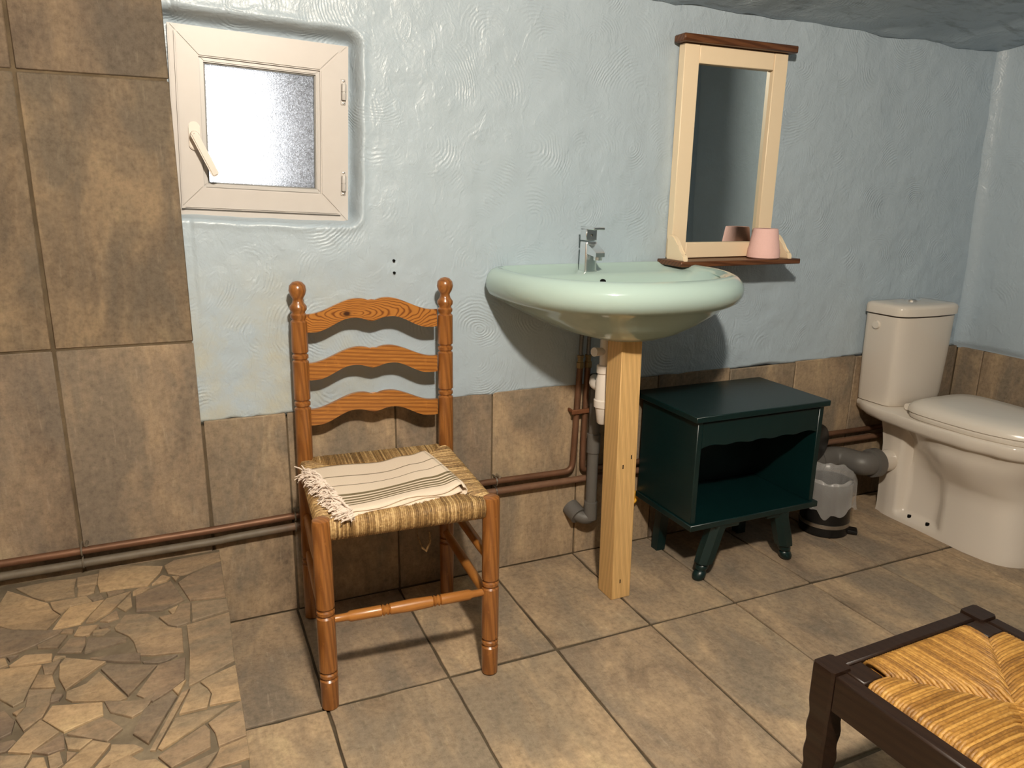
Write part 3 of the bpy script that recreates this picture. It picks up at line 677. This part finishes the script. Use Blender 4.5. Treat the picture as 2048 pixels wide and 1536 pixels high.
# mixer tap standing on the basin's back ledge
tap = empty('mixer_tap', (1.078, -.072, .926))
def sq(w, d, z, ox=0, oy=0, n=6, r=.35):
    out = []
    for i in range(4*n):
        t = 2*PI*i/(4*n)+PI/(4*n); c, s = math.cos(t), math.sin(t)
        out.append((ox+w*math.copysign(abs(c)**r, c), oy+d*math.copysign(abs(s)**r, s), z))
    return out
obj('base_ring', loft([sq(.0225, .0225, 0), sq(.0225, .0225, .004)]), M_CHROME, tap)
obj('body', loft([sq(.0205, .0205, .004), sq(.0195, .0195, .04), sq(.019, .019, .082), sq(.018, .018, .084)]), M_CHROME, tap)
spout = [[(-.016, -.008, .052), (.016, -.008, .052), (.016, -.008, .083), (-.016, -.008, .083)],
         [(-.016, -.035, .050), (.016, -.035, .050), (.016, -.035, .074), (-.016, -.035, .074)],
         [(-.0155, -.058, .047), (.0155, -.058, .047), (.0155, -.058, .064), (-.0155, -.058, .064)],
         [(-.014, -.068, .046), (.014, -.068, .046), (.014, -.068, .057), (-.014, -.068, .057)]]
me = loft(spout, smooth=30); obj('spout', me, M_CHROME, tap)
obj('aerator', lathe([(.0115, .036), (.0125, .037), (.0125, .048)], 16, off=(0, -.055, 0)), M_CHROME, tap)
lvr = obj('lever', boxes([((-.0175, -.0165, .088), (.0175, .0185, .119)), ((-.018, -.058, .119), (.018, .019, .126))], .0015), M_CHROME, tap)
obj('screw_cap', lathe([(.0001, -.019), (.0035, -.0185), (.0035, -.014)], 10, 'y'), M_GASKET, lvr, (0, 0, .103))
tag(tap, 'small square chrome mixer tap on the basin ledge', 'tap')
# wooden post
post = obj('support_post', box((-.032, -.037, 0), (.032, .037, .772), .002), M_POST, None, (1.0985, -.271, 0), (0, -math.radians(.7), 0))
tag(post, 'square raw pine post standing on the floor under the basin', 'post')
for x, z in ((-.012, .405), (.014, .43), (-.004, .05)):
    obj('nail_hole', box((x-.0015, -.0375, z), (x+.0015, -.034, z+.012), 0), M_HOLE, post)
yl = obj('plastic_loop', tube(bend([(1.255, -.03, .205), (1.318, -.03, .195), (1.325, -.03, .155), (1.255, -.03, .145)], .02), .006, 8), M_YEL)
tag(yl, 'small yellow plastic loop behind the wooden post near the floor', 'plastic loop')

# ---------------------------------------------------------------- mirror with shelf
mir = empty('wall_mirror', (1.58, 0, .945)); MX, MZ = 1.58, .945
def mb(name, lo, hi, mat, bev=.002, parent=None): return obj(name, box((lo[0]-MX, lo[1], lo[2]-MZ), (hi[0]-MX, hi[1], hi[2]-MZ), bev), mat, parent or mir)
mb('stile', (1.390, -.038, .953), (1.443, -.008, 1.566), M_CREAM); mb('stile', (1.724, -.038, .953), (1.777, -.008, 1.566), M_CREAM)
mb('rail', (1.444, -.037, 1.515), (1.723, -.008, 1.566), M_CREAM); mb('rail', (1.444, -.037, .953), (1.723, -.008, 1.0), M_CREAM)
mb('mirror_glass', (1.440, -.022, .996), (1.728, -.018, 1.519), M_MIRROR, 0)
mb('backing', (1.395, -.018, .96), (1.772, -.004, 1.56), M_BROWN, 0)
mb('cap_rail', (1.372, -.058, 1.567), (1.796, -.006, 1.588), M_BROWN, .003)
mb('shelf', (1.362, -.130, .935), (1.826, -.006, .951), M_BROWN, .002)
prof = [(0, .002), (-.088, .002), (-.088, .012), (-.084, .018), (-.074, .022), (-.062, .032), (-.052, .048), (-.042, .062), (-.030, .072), (-.018, .076), (0, .076)]
for x0 in (1.374, 1.778):
    bmw = prism([(yy, zz) for yy, zz in prof], -.008, .008, .002)
    o = obj('bracket', bmw, M_CREAM, mir, (x0-MX+.008, -.036, .004+.0), (0, 0, PI/2))
tag(mir, 'cream framed wall mirror with brown cap rail and small brown shelf', 'mirror')
rl = obj('toilet_roll', lathe([(.016, .092), (.018, .002), (.045, .0), (.0505, .004), (.049, .03), (.0475, .032), (.0385, .090), (.0365, .093), (.016, .092)], 32), M_PINK, None, (1.708, -.088, .9512))
tag(rl, 'pink toilet paper roll standing on the mirror shelf', 'toilet roll')

# ---------------------------------------------------------------- toilet
TX = 2.425; toilet = empty('toilet', (TX, -.35, 0))
ZK = [0, .02, .035, .12, .20, .26, .31, .345, .362, .370, .385, .405, .412]
SK = [0, .10, .17, .20, .34, .44, .52, .70, .86, 1.0]
WT_ = [[.090, .098, .100, .100, .100, .101, .104, .108, .098, .07], [.088, .096, .098, .098, .098, .099, .102, .106, .096, .068],
       [.087, .094, .093, .066, .064, .066, .099, .103, .094, .066], [.086, .090, .088, .048, .046, .050, .086, .092, .085, .06],
       [.085, .087, .085, .046, .046, .058, .082, .086, .080, .058], [.085, .086, .083, .046, .074, .108, .122, .126, .102, .06],
       [.086, .086, .084, .060, .116, .142, .152, .150, .116, .068], [.087, .088, .090, .092, .135, .150, .156, .150, .118, .075],
       [.090, .094, .100, .108, .146, .159, .163, .157, .124, .078], [.128, .152, .164, .168, .176, .179, .180, .174, .142, .088],
       [.138, .163, .172, .175, .182, .184, .185, .180, .147, .091], [.140, .165, .174, .176, .183, .185, .186, .181, .148, .092], [.136, .160, .170, .172, .179, .181, .182, .177, .144, .088]]
YBK = [-.13, -.13, -.13, -.125, -.12, -.118, -.11, -.10, -.09, -.035, -.022, -.02, -.022]
YFK = [-.655, -.655, -.652, -.64, -.625, -.63, -.65, -.668, -.674, -.686, -.691, -.692, -.689]
zz = [0, .012, .022, .029, .035, .045, .07, .1, .12, .16, .2, .22, .24, .26, .285, .31, .33, .345, .356, .362, .366, .370, .377, .386, .397, .406, .412]
ss = np.array([0, .03, .07, .11, .145, .165, .18, .19, .205, .23, .27, .31, .34, .37, .41, .44, .46, .48, .5, .52, .55, .6, .65, .7, .75, .8, .84, .88, .91, .94, .96, .98, .992, 1.0])
rings = []
WTA = np.array(WT_)
for z in zz:
    wk = [np.interp(z, ZK, WTA[:, j]) for j in range(10)]
    yb, yf = np.interp(z, ZK, YBK), np.interp(z, ZK, YFK)
    left, right = [], []
    for s in ss:
        w = np.interp(s, SK, wk)
        if s > .8: w = np.interp(.8, SK, wk)*math.sqrt(max(0, 1-((s-.8)/.2)**2))*1.0
        if s < .04: w *= .93
        yy = yb+(yf-yb)*s
        left.append((-w, yy+.35, z)); right.append((w, yy+.35, z))
    rings.append(left + right[::-1][1:])
obj('pan', loft(rings, smooth=60), M_WC, toilet)
def supring(a, yf, yb, yc, z, n=44, e1=.85, e2=.5): return [(x, y+.35, z) for x, y, z in ring(0, a, yf, yb, yc, z, n, e1, e2)]
obj('seat', loft([supring(.170, -.69, -.235, -.38, .413), supring(.174, -.694, -.232, -.38, .417), supring(.174, -.694, -.232, -.38, .427), supring(.170, -.69, -.235, -.38, .430)], smooth=50), M_SEAT, toilet)
obj('lid', loft([supring(.171, -.692, -.225, -.38, .431), supring(.175, -.696, -.222, -.38, .434), supring(.173, -.694, -.224, -.38, .447), supring(.163, -.684, -.232, -.38, .458), supring(.142, -.655, -.252, -.38, .467), supring(.09, -.56, -.29, -.38, .470), supring(.03, -.45, -.34, -.38, .471)], smooth=60), M_SEAT, toilet)
for s in (-1, 1): obj('seat_hinge', lathe([(.012, -.03), (.012, .03)], 12, 'x', off=(s*.075, -.212+.35, .428)), M_SEAT, toilet)
def cring(w, d0, d1, z, n=40, k=.28):      # rounded box, bowed front
    out = []
    for i in range(n):
        t = 2*PI*i/n; c, s = math.cos(t), math.sin(t)
        x = w*math.copysign(abs(c)**k, c); yy = math.copysign(abs(s)**k, s)
        y = (d1 if yy < 0 else d0)*abs(yy)
        if yy < 0: y -= .018*(1-(x/w)**2)
        out.append((x, y-.085+.35, z))
    return out
obj('cistern', loft([cring(.128, .070, -.070, .412), cring(.136, .073, -.075, .417), cring(.140, .073, -.079, .45), cring(.145, .074, -.083, .60), cring(.148, .074, -.085, .738)], smooth=50), M_WC, toilet)
obj('cistern_lid', loft([cring(.149, .075, -.086, .742), cring(.154, .076, -.091, .744), cring(.154, .076, -.091, .768), cring(.151, .075, -.088, .776), cring(.140, .068, -.078, .781), cring(.09, .04, -.045, .783)], smooth=50), M_WC, toilet)
bt = obj('flush_button', lathe([(.027, .778), (.027, .788), (.024, .791), (.0001, .792)], 24), M_CHROME, toilet, (.010, .270, 0))
obj('inlet_plug', lathe([(.0001, -.155), (.0135, -.1545), (.0155, -.149), (.0155, -.14)], 20, 'x', off=(0, .275, .702)), M_SEAT, toilet)
obj('outlet_spigot', tube([(-.150, .195, .205), (-.06, .195, .205)], .040, 20), M_WC, toilet)
for y in (-.272, -.345): obj('bolt_hole', lathe([(.0001, .0), (.0065, .0), (.0065, -.01)], 12), M_HOLE, toilet, (-.083, y+.35, .0338))
tag(toilet, 'white close-coupled toilet with closed lid in the back corner', 'toilet')

# ---------------------------------------------------------------- green nightstand
NX, NY = 1.554, -.178; ns = empty('nightstand', (NX, NY, 0))
def nb(name, lo, hi, bev=.0018, parent=None): return obj(name, box((lo[0]-NX, lo[1]-NY, lo[2]), (hi[0]-NX, hi[1]-NY, hi[2]), bev), M_TEAL, parent or ns)
nb('top', (1.300, -.338, .519), (1.808, -.020, .537), .002)
nb('side_panel', (1.314, -.327, .203), (1.332, -.048, .518)); nb('side_panel', (1.776, -.327, .203), (1.794, -.048, .518))
nb('back_panel', (1.332, -.058, .203), (1.776, -.049, .518), 0)
nb('base_board', (1.308, -.338, .184), (1.806, -.046, .203), .002)
nb('top_rail', (1.333, -.320, .512), (1.775, -.06, .518), 0)
N = 28; pts = [(-.2215, .512), ]
edge = []
for i in range(N+1):
    t = i/N; x = -.2215+.443*t; a = abs(t-.5)*2
    z = .439 + .0035*math.cos(a*PI*5) + .004*a*a - .004*(a > .93)
    edge.append((x, z))
pol = [(-.2215, .512)] + edge + [(.2215, .512)]
obj('apron', prism(pol, -.325-NY, -.307-NY, .001), M_TEAL, ns)
for s in (-1, 1):
    lx, lxt = s*.178, s*.120
    oct_ = lambda w, z, ox, c=.72: [(ox+w*math.cos(PI/8+PI/4*i)*1.08, w*math.sin(PI/8+PI/4*i)*1.08, z) for i in range(8)]
    T = lambda z: lxt+(lx-lxt)*(1-z/.184)
    lg = obj('leg', loft([oct_(.020, .056, T(.056)), oct_(.027, .058, T(.058)), oct_(.029, .09, T(.09)), oct_(.028, .15, T(.15)), oct_(.030, .184, T(.184))], smooth=20), M_TEAL, ns, (0, -.305-NY, 0))
    ft = [(.0115, .0), (.0175, .006), (.0205, .016), (.0185, .027), (.0135, .032), (.0185, .036), (.0205, .044), (.0185, .052), (.012, .057)]
    rr_ = []
    for r, z in ft: rr_.append([(T(z)+r*math.cos(2*PI*j/16), r*math.sin(2*PI*j/16), z) for j in range(16)])
    obj('foot', loft(rr_), M_TEAL, lg)
    bk = obj('leg', loft([[(x+s*.158+(s*.012 if z < .1 else 0), y, z) for x, y in ((-.016, -.016), (.016, -.016), (.016, .016), (-.016, .016))] for z in (0, .184)], smooth=20), M_TEAL, ns, (0, -.085-NY, 0))
    wed = obj('leg_block', boxes([((s*.10-.045, -.03, .170), (s*.10+.045, .03, .184))], .002), M_TEAL, ns, (0, -.30-NY, 0))
tag(ns, 'dark green painted nightstand with open compartment on splayed turned legs', 'nightstand')

# ---------------------------------------------------------------- pedal bin
BNX, BNY = 2.018, -.184; pb = empty('pedal_bin', (BNX, BNY, 0))
obj('bucket', loft([[(r*math.cos(2*PI*j/36), r*math.sin(2*PI*j/36), z) for j in range(36)] for r, z in ((.072, 0), (.082, .003), (.083, .03), (.080, .19), (.074, .19), (.072, .02))], cap1=True), M_BLACK, pb)
obj('band', lathe([(.0825, .033), (.0845, .034), (.0845, .047), (.082, .048)], 36), M_STEEL, pb)
pd = Vector((.70, -.71, 0)).normalized(); nd = Vector((-pd.y, pd.x, 0))
pm = Matrix((nd, -pd, Vector((0, 0, 1)))).transposed().to_4x4()
obj('pedal', box((-.02, -.112, .004), (.02, -.07, .018), .004, 2, pm), M_BLACK, pb)
ld = Vector((.10, -.99, 0)).normalized(); ln_ = Vector((-ld.y, ld.x, 0)); lm = Matrix((ln_, -ld, Vector((0, 0, 1)))).transposed().to_4x4()
lidm = Matrix.Translation(Vector((-.006, .094, .285))) @ lm @ Matrix.Rotation(math.radians(96), 4, 'X')
me = lathe([(.0001, -.006), (.083, -.006), (.085, 0), (.083, .010), (.05, .020), (.0001, .023)], 32); me.transform(lidm); obj('lid', me, M_BLACK, pb)
obj('hinge', box((-.02, .070, .17), (.02, .094, .215), .004, 1, lm), M_BLACK, pb)
tag(pb, 'small black pedal bin with open lid between nightstand and toilet', 'bin')
bag = []
nb_ = 72; rr = np.random.RandomState(4)
ph = rr.rand(6)*6.28
def bagr(prof, amp):
    R = []
    for r, z, k in prof:
        ring_ = []
        for j in range(nb_):
            a = 2*PI*j/nb_
            w = sum(math.sin(a*f+p)*q for f, p, q in ((3, ph[0], .5), (5, ph[1], .4), (9, ph[2], .35), (14, ph[3], .3), (23, ph[4], .2)))
            front = math.cos(a - math.atan2(-.66, -.75))
            ring_.append(((r+amp*k*w)*math.cos(a), (r+amp*k*w)*math.sin(a), z+amp*k*1.4*math.sin(a*4+ph[5])+amp*k*.8*math.sin(a*11+ph[2]) - .012*k*front))
        R.append(ring_)
    return R
bg = loft(bagr([(.062, .10, .4), (.068, .17, .5), (.073, .20, .6), (.082, .212, .7), (.092, .200, .8), (.094, .165, .9), (.0945, .14, 1.0), (.098, .118, 2.2)], .005), False, False, 60)
bo = obj('bin_bag', bg, M_BAG, None, (BNX, BNY, 0)); tag(bo, 'thin white plastic bag lining the black pedal bin', 'bag')

# ---------------------------------------------------------------- rush seats
def rush(name, parent, hw0, hw1, hd, z, r, ncx, ncy, mat, cut=0.0, drop=.03, sag=.006, bulge=.006):
    """woven seat: cords run from each rail to the diagonals; hw0 front half width, hw1 rear half width"""
    V, F, A = [], [], []
    def put(pts, val):
        n0 = len(V); tube_geo(pts, [r]*len(pts), 6, V, F, False); A.extend([val]*(len(V)-n0))
    hw = lambda y: hw0+(hw1-hw0)*(y+hd)/(2*hd)
    def top(x, y):
        qx, qy = abs(x)/hw(y), abs(y)/hd
        m = max(qx, qy); e = abs(qx-qy)
        return z - sag*(1-m) + bulge*min(1, e*4)*(1-m)*.9 - bulge*.3*max(0, 1-e*9)
    for side in range(4):
        n = ncx if side < 2 else ncy
        for i in range(n):
            t = (i+.5)/n*2-1; val = rnd.random()
            if side < 2:
                s = -1 if side == 0 else 1; w = hw(s*hd); x = t*(w-cut); ye = s*hd; m_ = abs(x)/w
                line = [(x*(1-.0*k), ye*(1-(1-m_)*k)) for k in (0, .15, .35, .6, .85, 1.0)]
                pts = [(x, ye-s*.004, z-drop), (x, ye+s*.012, z-drop*.75), (x, ye+s*.015, z-drop*.35), (x, ye+s*.008, z-.003)]
            else:
                s = -1 if side == 2 else 1; y = t*(hd-cut); m_ = abs(y)/hd; xe = s*hw(y)
                line = [(xe*(1-(1-m_)*k), y) for k in (0, .15, .35, .6, .85, 1.0)]
                pts = [(xe-s*.004, y, z-drop), (xe+s*.012, y, z-drop*.75), (xe+s*.015, y, z-drop*.35), (xe+s*.008, y, z-.003)]
            jit = rnd.uniform(-.0009, .0009)
            tp = [(a, b, top(a, b)+jit) for a, b in line]
            tp[-1] = (tp[-1][0], tp[-1][1], tp[-1][2]-r*1.2)
            put(pts + tp, val)
    # underlay so no light shows between the cords
    n0 = len(V); V += [Vector(p) for p in ((-hw0, -hd, z-.009), (hw0, -hd, z-.009), (hw1, hd, z-.009), (-hw1, hd, z-.009), (0, 0, z-.012))]
    F += [(n0, n0+1, n0+4), (n0+1, n0+2, n0+4), (n0+2, n0+3, n0+4), (n0+3, n0, n0+4)]; A += [.0]*5
    me = bpy.data.meshes.new('m'); me.from_pydata([tuple(v) for v in V], [], F)
    me.polygons.foreach_set('use_smooth', [True]*len(me.polygons))
    at = me.attributes.new('cord', 'FLOAT', 'POINT'); at.data.foreach_set('value', A); me.update()
    o = obj(name, me, mat, parent); tag(o, kind='stuff'); return o

# ---------------------------------------------------------------- ladder-back chair
CH = (.436, -.268, 0); chair = empty('ladder_back_chair', CH, math.radians(-3.4))
HW, HD = .190, .197
def groove(z, r): return [(r, z-.020), (r*.80, z-.016), (r*.80, z-.014), (r*.98, z-.011), (r*.98, z-.004), (r*.80, z-.001), (r*.80, z+.001), (r, z+.005)]
SKX = .016
def leg(name, prof, x, y, lean=0):
    o = obj(name, lathe(prof, 18), M_CZ, chair, (x, y, 0)); return o
R0 = .0205
fprof = [(.014, 0), (R0*.94, .004)] + groove(.095, R0) + groove(.252, R0) + [(R0, .455), (R0*.92, .463), (R0*.6, .467)]
leg('leg', fprof, -HW-.002, -HD); leg('leg', fprof, HW+.002, -HD)
rprof = [(.014, 0), (R0*.94, .004)] + groove(.18, R0) + [(R0, .36)] + groove(.615, R0) + groove(.737, R0) + [(R0, .818), (R0*.8, .822), (R0*.8, .824), (R0*.97, .829), (R0*.97, .835), (R0*.8, .839), (R0*.8, .842), (R0*1.02, .848), (R0*1.02, .856), (R0*.72, .864), (.0125, .872), (.0135, .876), (.0185, .884), (.0215, .895), (.0195, .907), (.012, .915), (.003, .918)]
for s in (-1, 1):
    o = leg('rear_post', rprof, s*HW+(.005 if s > 0 else 0), HD); o.scale = (1, 1, 1.007)
    if s < 0: o.rotation_euler = (0, .010, 0)
def knot_mat():
    m = NT('honey_pine_knotty', .3, .5); c = m.coords(); sx = m.n('ShaderNodeSeparateXYZ'); m.l(c, sx.inputs[0])
    wob = m.math('MULTIPLY', m.noise(c, 22, 2), .012)
    dx = m.math('MULTIPLY', m.math('ADD', sx.outputs['X'], .045), .24); dz = m.math('SUBTRACT', sx.outputs['Z'], .044)
    d = m.math('ADD', m.math('SQRT', m.math('ADD', m.math('MULTIPLY', dx, dx), m.math('MULTIPLY', dz, dz))), wob)
    s = m.math('SINE', m.math('MULTIPLY', d, 1500))
    col = m.ramp(m.math('MULTIPLY_ADD', s, .5, .5), [(.0, (.17, .05, .010)), (.35, (.38, .15, .03)), (1, (.42, .172, .035))])
    k = m.n('ShaderNodeVectorMath', operation='DISTANCE'); mp = m.n('ShaderNodeMapping'); mp.inputs['Location'].default_value = (.045, 0, -.044); mp.inputs['Scale'].default_value = (.7, 0, 1)
    m.l(c, mp.inputs[0]); m.l(mp.outputs[0], k.inputs[0])
    col = m.mix(m.ramp(k.outputs['Value'], [(.004, (1, 1, 1)), (.009, (0, 0, 0))]), col, (.045, .014, .006))
    m.color(col); m.b.inputs['Coat Weight'].default_value = .3; m.b.inputs['Coat Roughness'].default_value = .2; return m.m
M_KNOT = knot_mat()
def slat_poly(h):
    top, bot = [], []
    for i in range(41):
        t = i/40; x = -.172+.344*t; a = abs(t-.5)*2
        rise = sstep(.93, .22, np.float64(a)); dip = math.exp(-(a/.10)**2)
        rb = sstep(.85, .30, np.float64(a))
        top.append((x, .036*rise - .007*dip + h)); bot.append((x, .033*rb - .011*math.exp(-(a/.13)**2)))
    return bot + top[::-1]
for zc, h in ((.795, .046), (.672, .044), (.552, .042)):
    o = obj('slat', prism(slat_poly(h), -.006, .006, .0025), M_KNOT if zc > .75 else M_CX, chair, (0, HD, zc))
def stretcher(name, a, b, r, turned=False):
    a, b = Vector(a), Vector(b); Ln = (b-a).length
    if turned: pr = [(.0085, 0), (.009, .030), (.0125, .036), (.0128, Ln*.30), (.0095, Ln*.305), (.0135, Ln*.315), (.0095, Ln*.33), (.0135, Ln*.345), (.0095, Ln*.352), (.0128, Ln*.36), (.0145, Ln*.5), (.0128, Ln*.64), (.0095, Ln*.648), (.0135, Ln*.655), (.0095, Ln*.67), (.0135, Ln*.685), (.0095, Ln*.695), (.0128, Ln*.70), (.0125, Ln-.036), (.009, Ln-.03), (.0085, Ln)]
    else: pr = [(r*.8, 0), (r, .05), (r*1.1, Ln/2), (r, Ln-.05), (r*.8, Ln)]
    me = lathe(pr, 14); q = (b-a).to_track_quat('Z', 'Y').to_matrix().to_4x4(); me.transform(Matrix.Translation(a) @ q)
    return obj(name, me, M_CP, chair)
stretcher('stretcher', (-HW+.015, -HD, .222), (HW-.015, -HD, .222), .0125, True)
for s in (-1, 1):
    for z in (.20, .305): stretcher('stretcher', (s*HW, -HD+.012, z), (s*HW, HD-.012, z), .0115)
stretcher('stretcher', (-HW+.012, HD, .25), (HW-.012, HD, .25), .011)
SZ = .462
for y in (-HD, HD): obj('seat_rail', lathe([(.012, -HW+.015), (.013, 0), (.012, HW-.015)], 12, 'x', off=(0, y, SZ-.028)), M_CP, chair)
for s in (-1, 1): obj('seat_rail', lathe([(.012, -HD+.012), (.013, 0), (.012, HD-.012)], 12, 'y', off=(s*HW, 0, SZ-.028)), M_CP, chair)
rush('rush_seat', chair, HW-.003, HW-.003, HD, SZ, .0026, 80, 80, M_RUSH, .012, .05, .010, .008)
obj('loose_straw', tube([(.03, -.10, .43), (.035, -.105, .385), (.038, -.11, .35), (.048, -.115, .318), (.056, -.118, .310), (.066, -.12, .335), (.064, -.12, .362)], [.0012, .0012, .0018, .003, .0032, .003, .002], 6), M_RUSH, chair)
tag(chair, 'honey pine ladder-back chair with woven rush seat against the back wall', 'chair')

# towel folded on the seat
TWC = [(.246, -.185), (.545, -.196), (.566, -.432), (.285, -.468)]       # rear left, rear right, front right, front left
def bil(u, v):
    a = [(1-u)*(1-v), u*(1-v), u*v, (1-u)*v]
    return sum(k*p[0] for k, p in zip(a, TWC)), sum(k*p[1] for k, p in zip(a, TWC))
def twz(u, v, l):
    fold = .014*math.exp(-((u-1.0)/.10)**2) + .010*math.exp(-((u-.78)/.12)**2)*(1-v)
    return SZ + .005 + .0045*l + fold*l/2.2 + .003*math.sin(u*7+v*4) - .012*max(0, v-.93)/.07*(.6) + .004*max(0, .2-v)
NU, NV = 44, 30
Vt, Ft, UVt = [], [], []
for l, (u1, v1) in enumerate(((1.0, 1.0), (.985, .985), (.992, .97))):
    b0 = len(Vt)
    for i in range(NU+1):
        for j in range(NV+1):
            u, v = i/NU*u1, j/NV*v1 + .012*math.sin(i*.3+l*2)*(j == NV)
            x, y = bil(u, v); Vt.append((x, y, twz(u, v, l))); UVt.append((u, v))
    for i in range(NU):
        for j in range(NV):
            a = b0+i*(NV+1)+j; Ft.append((a, a+NV+1, a+NV+2, a+1))
# rolled fold along the right edge joining the layers
b0 = len(Vt)
for j in range(NV+1):
    v = j/NV; x, y = bil(1.0, v); zt, zb = twz(.992, v, 2), twz(1, v, 0); h = (zt-zb)/2
    for k in range(9):
        a = PI/2 - PI*k/8; Vt.append((x+h*.9*math.cos(a)-.002, y, (zt+zb)/2+h*math.sin(a))); UVt.append((1-.02*k/8, v))
for j in range(NV):
    for k in range(8):
        a = b0+j*9+k; Ft.append((a, a+1, a+10, a+9))
me = bpy.data.meshes.new('m'); me.from_pydata(Vt, [], Ft); uvl = me.uv_layers.new(name='UVMap')
for lp in me.loops: uvl.data[lp.index].uv = UVt[lp.vertex_index]
me.polygons.foreach_set('use_smooth', [True]*len(me.polygons))
tw = obj('striped_towel', me, M_TOWEL); sm = tw.modifiers.new('thick', 'SOLIDIFY'); sm.thickness = .0022; sm.offset = 0
tag(tw, 'cream cotton towel with olive stripes folded on the chair seat', 'towel')
V, F = [], []
for i in range(1000):
    v = rnd.random(); l = rnd.choice((0, 1, 2, 2)); x, y = bil(0.0, v); z = twz(0, v, l)
    Ln = rnd.uniform(.014, .038); d = Vector((-1, rnd.uniform(-.6, .35), rnd.uniform(-.1, .55))).normalized()
    p = Vector((x+rnd.uniform(0, .018), y+rnd.uniform(-.004, .004), z+.001)); pts = [p]
    for k in range(3):
        d = (d + Vector((rnd.uniform(-.55, .55), rnd.uniform(-.7, .6), rnd.uniform(-.85, .25)))).normalized(); p = p+d*Ln/3
        if p.x > .24: p.z = max(p.z, SZ+.004)
        pts.append(p)
    tube_geo(pts, [.0017, .0021, .0020, .0012], 5, V, F)
tag(obj('fringe', pyd(V, F, 60), M_FRINGE, tw), kind='stuff')

# ---------------------------------------------------------------- dark stool
SX0, SX1, SY0, SY1 = .856, 1.257, -1.600, -1.212
STC = ((SX0+SX1)/2+.010, (SY0+SY1)/2+.010, 0); stool = empty('rush_stool', STC, math.radians(1.6))
hx, hy = (SX1-SX0)/2, (SY1-SY0)/2; SH = .44; LWD = .042
for sx in (-1, 1):
    for sy in (-1, 1):
        cx_, cy_ = sx*(hx-LWD/2), sy*(hy-LWD/2); rg = []
        zs = [SH, SH-.004] + [SH-.004-.0085*k for k in range(1, 47)] + [.02, 0]
        for z in zs:
            t = SH-z
            w = LWD/2*(.96 if t < .001 else 1)
            if t > .07: w = LWD/2*(.93 - .12*min(1, (t-.07)/.3)) + .0011*math.cos((t-.07)/.048*2*PI)*(1 if t < .36 else 0)
            rg.append([(cx_+a*w, cy_+b*w, z) for a, b in ((-1, -.8), (-.8, -1), (.8, -1), (1, -.8), (1, .8), (.8, 1), (-.8, 1), (-1, .8))])
        obj('leg', loft(rg, smooth=30), M_DARK, stool)
rw = .026
for s in (-1, 1):
    obj('rail', box((-hx+LWD, s*(hy-.003)-(rw if s > 0 else 0), SH-.066), (hx-LWD, s*(hy-.003)+(rw if s < 0 else 0), SH-.003), .003), M_DARK, stool)
    obj('rail', box((s*(hx-.003)-(rw if s > 0 else 0), -hy+LWD, SH-.066), (s*(hx-.003)+(rw if s < 0 else 0), hy-LWD, SH-.003), .003), M_DARK, stool)
    obj('stretcher', box((-hx+LWD-.004, s*(hy-.02)-.011, .12), (hx-LWD+.004, s*(hy-.02)+.011, .145), .003), M_DARK, stool)
ihx, ihy = hx-.003-rw-.010, hy-.003-rw-.010
for sx in (-1, 1):
    for sy in (-1, 1):
        obj('corner_block', box((sx*ihx-(.034 if sx > 0 else .008), sy*ihy-(.034 if sy > 0 else .008), SH-.03), (sx*ihx+(.008 if sx > 0 else .034), sy*ihy+(.008 if sy > 0 else .034), SH-.004), .002), M_DARK, stool)
rush('rush_seat', stool, ihx-.006, ihx-.006, ihy-.006, SH-.001, .0034, 45, 43, M_CORD, .033, .04, .004, .007)
tag(stool, 'low dark wood stool with golden woven seat on the tiled floor', 'stool')
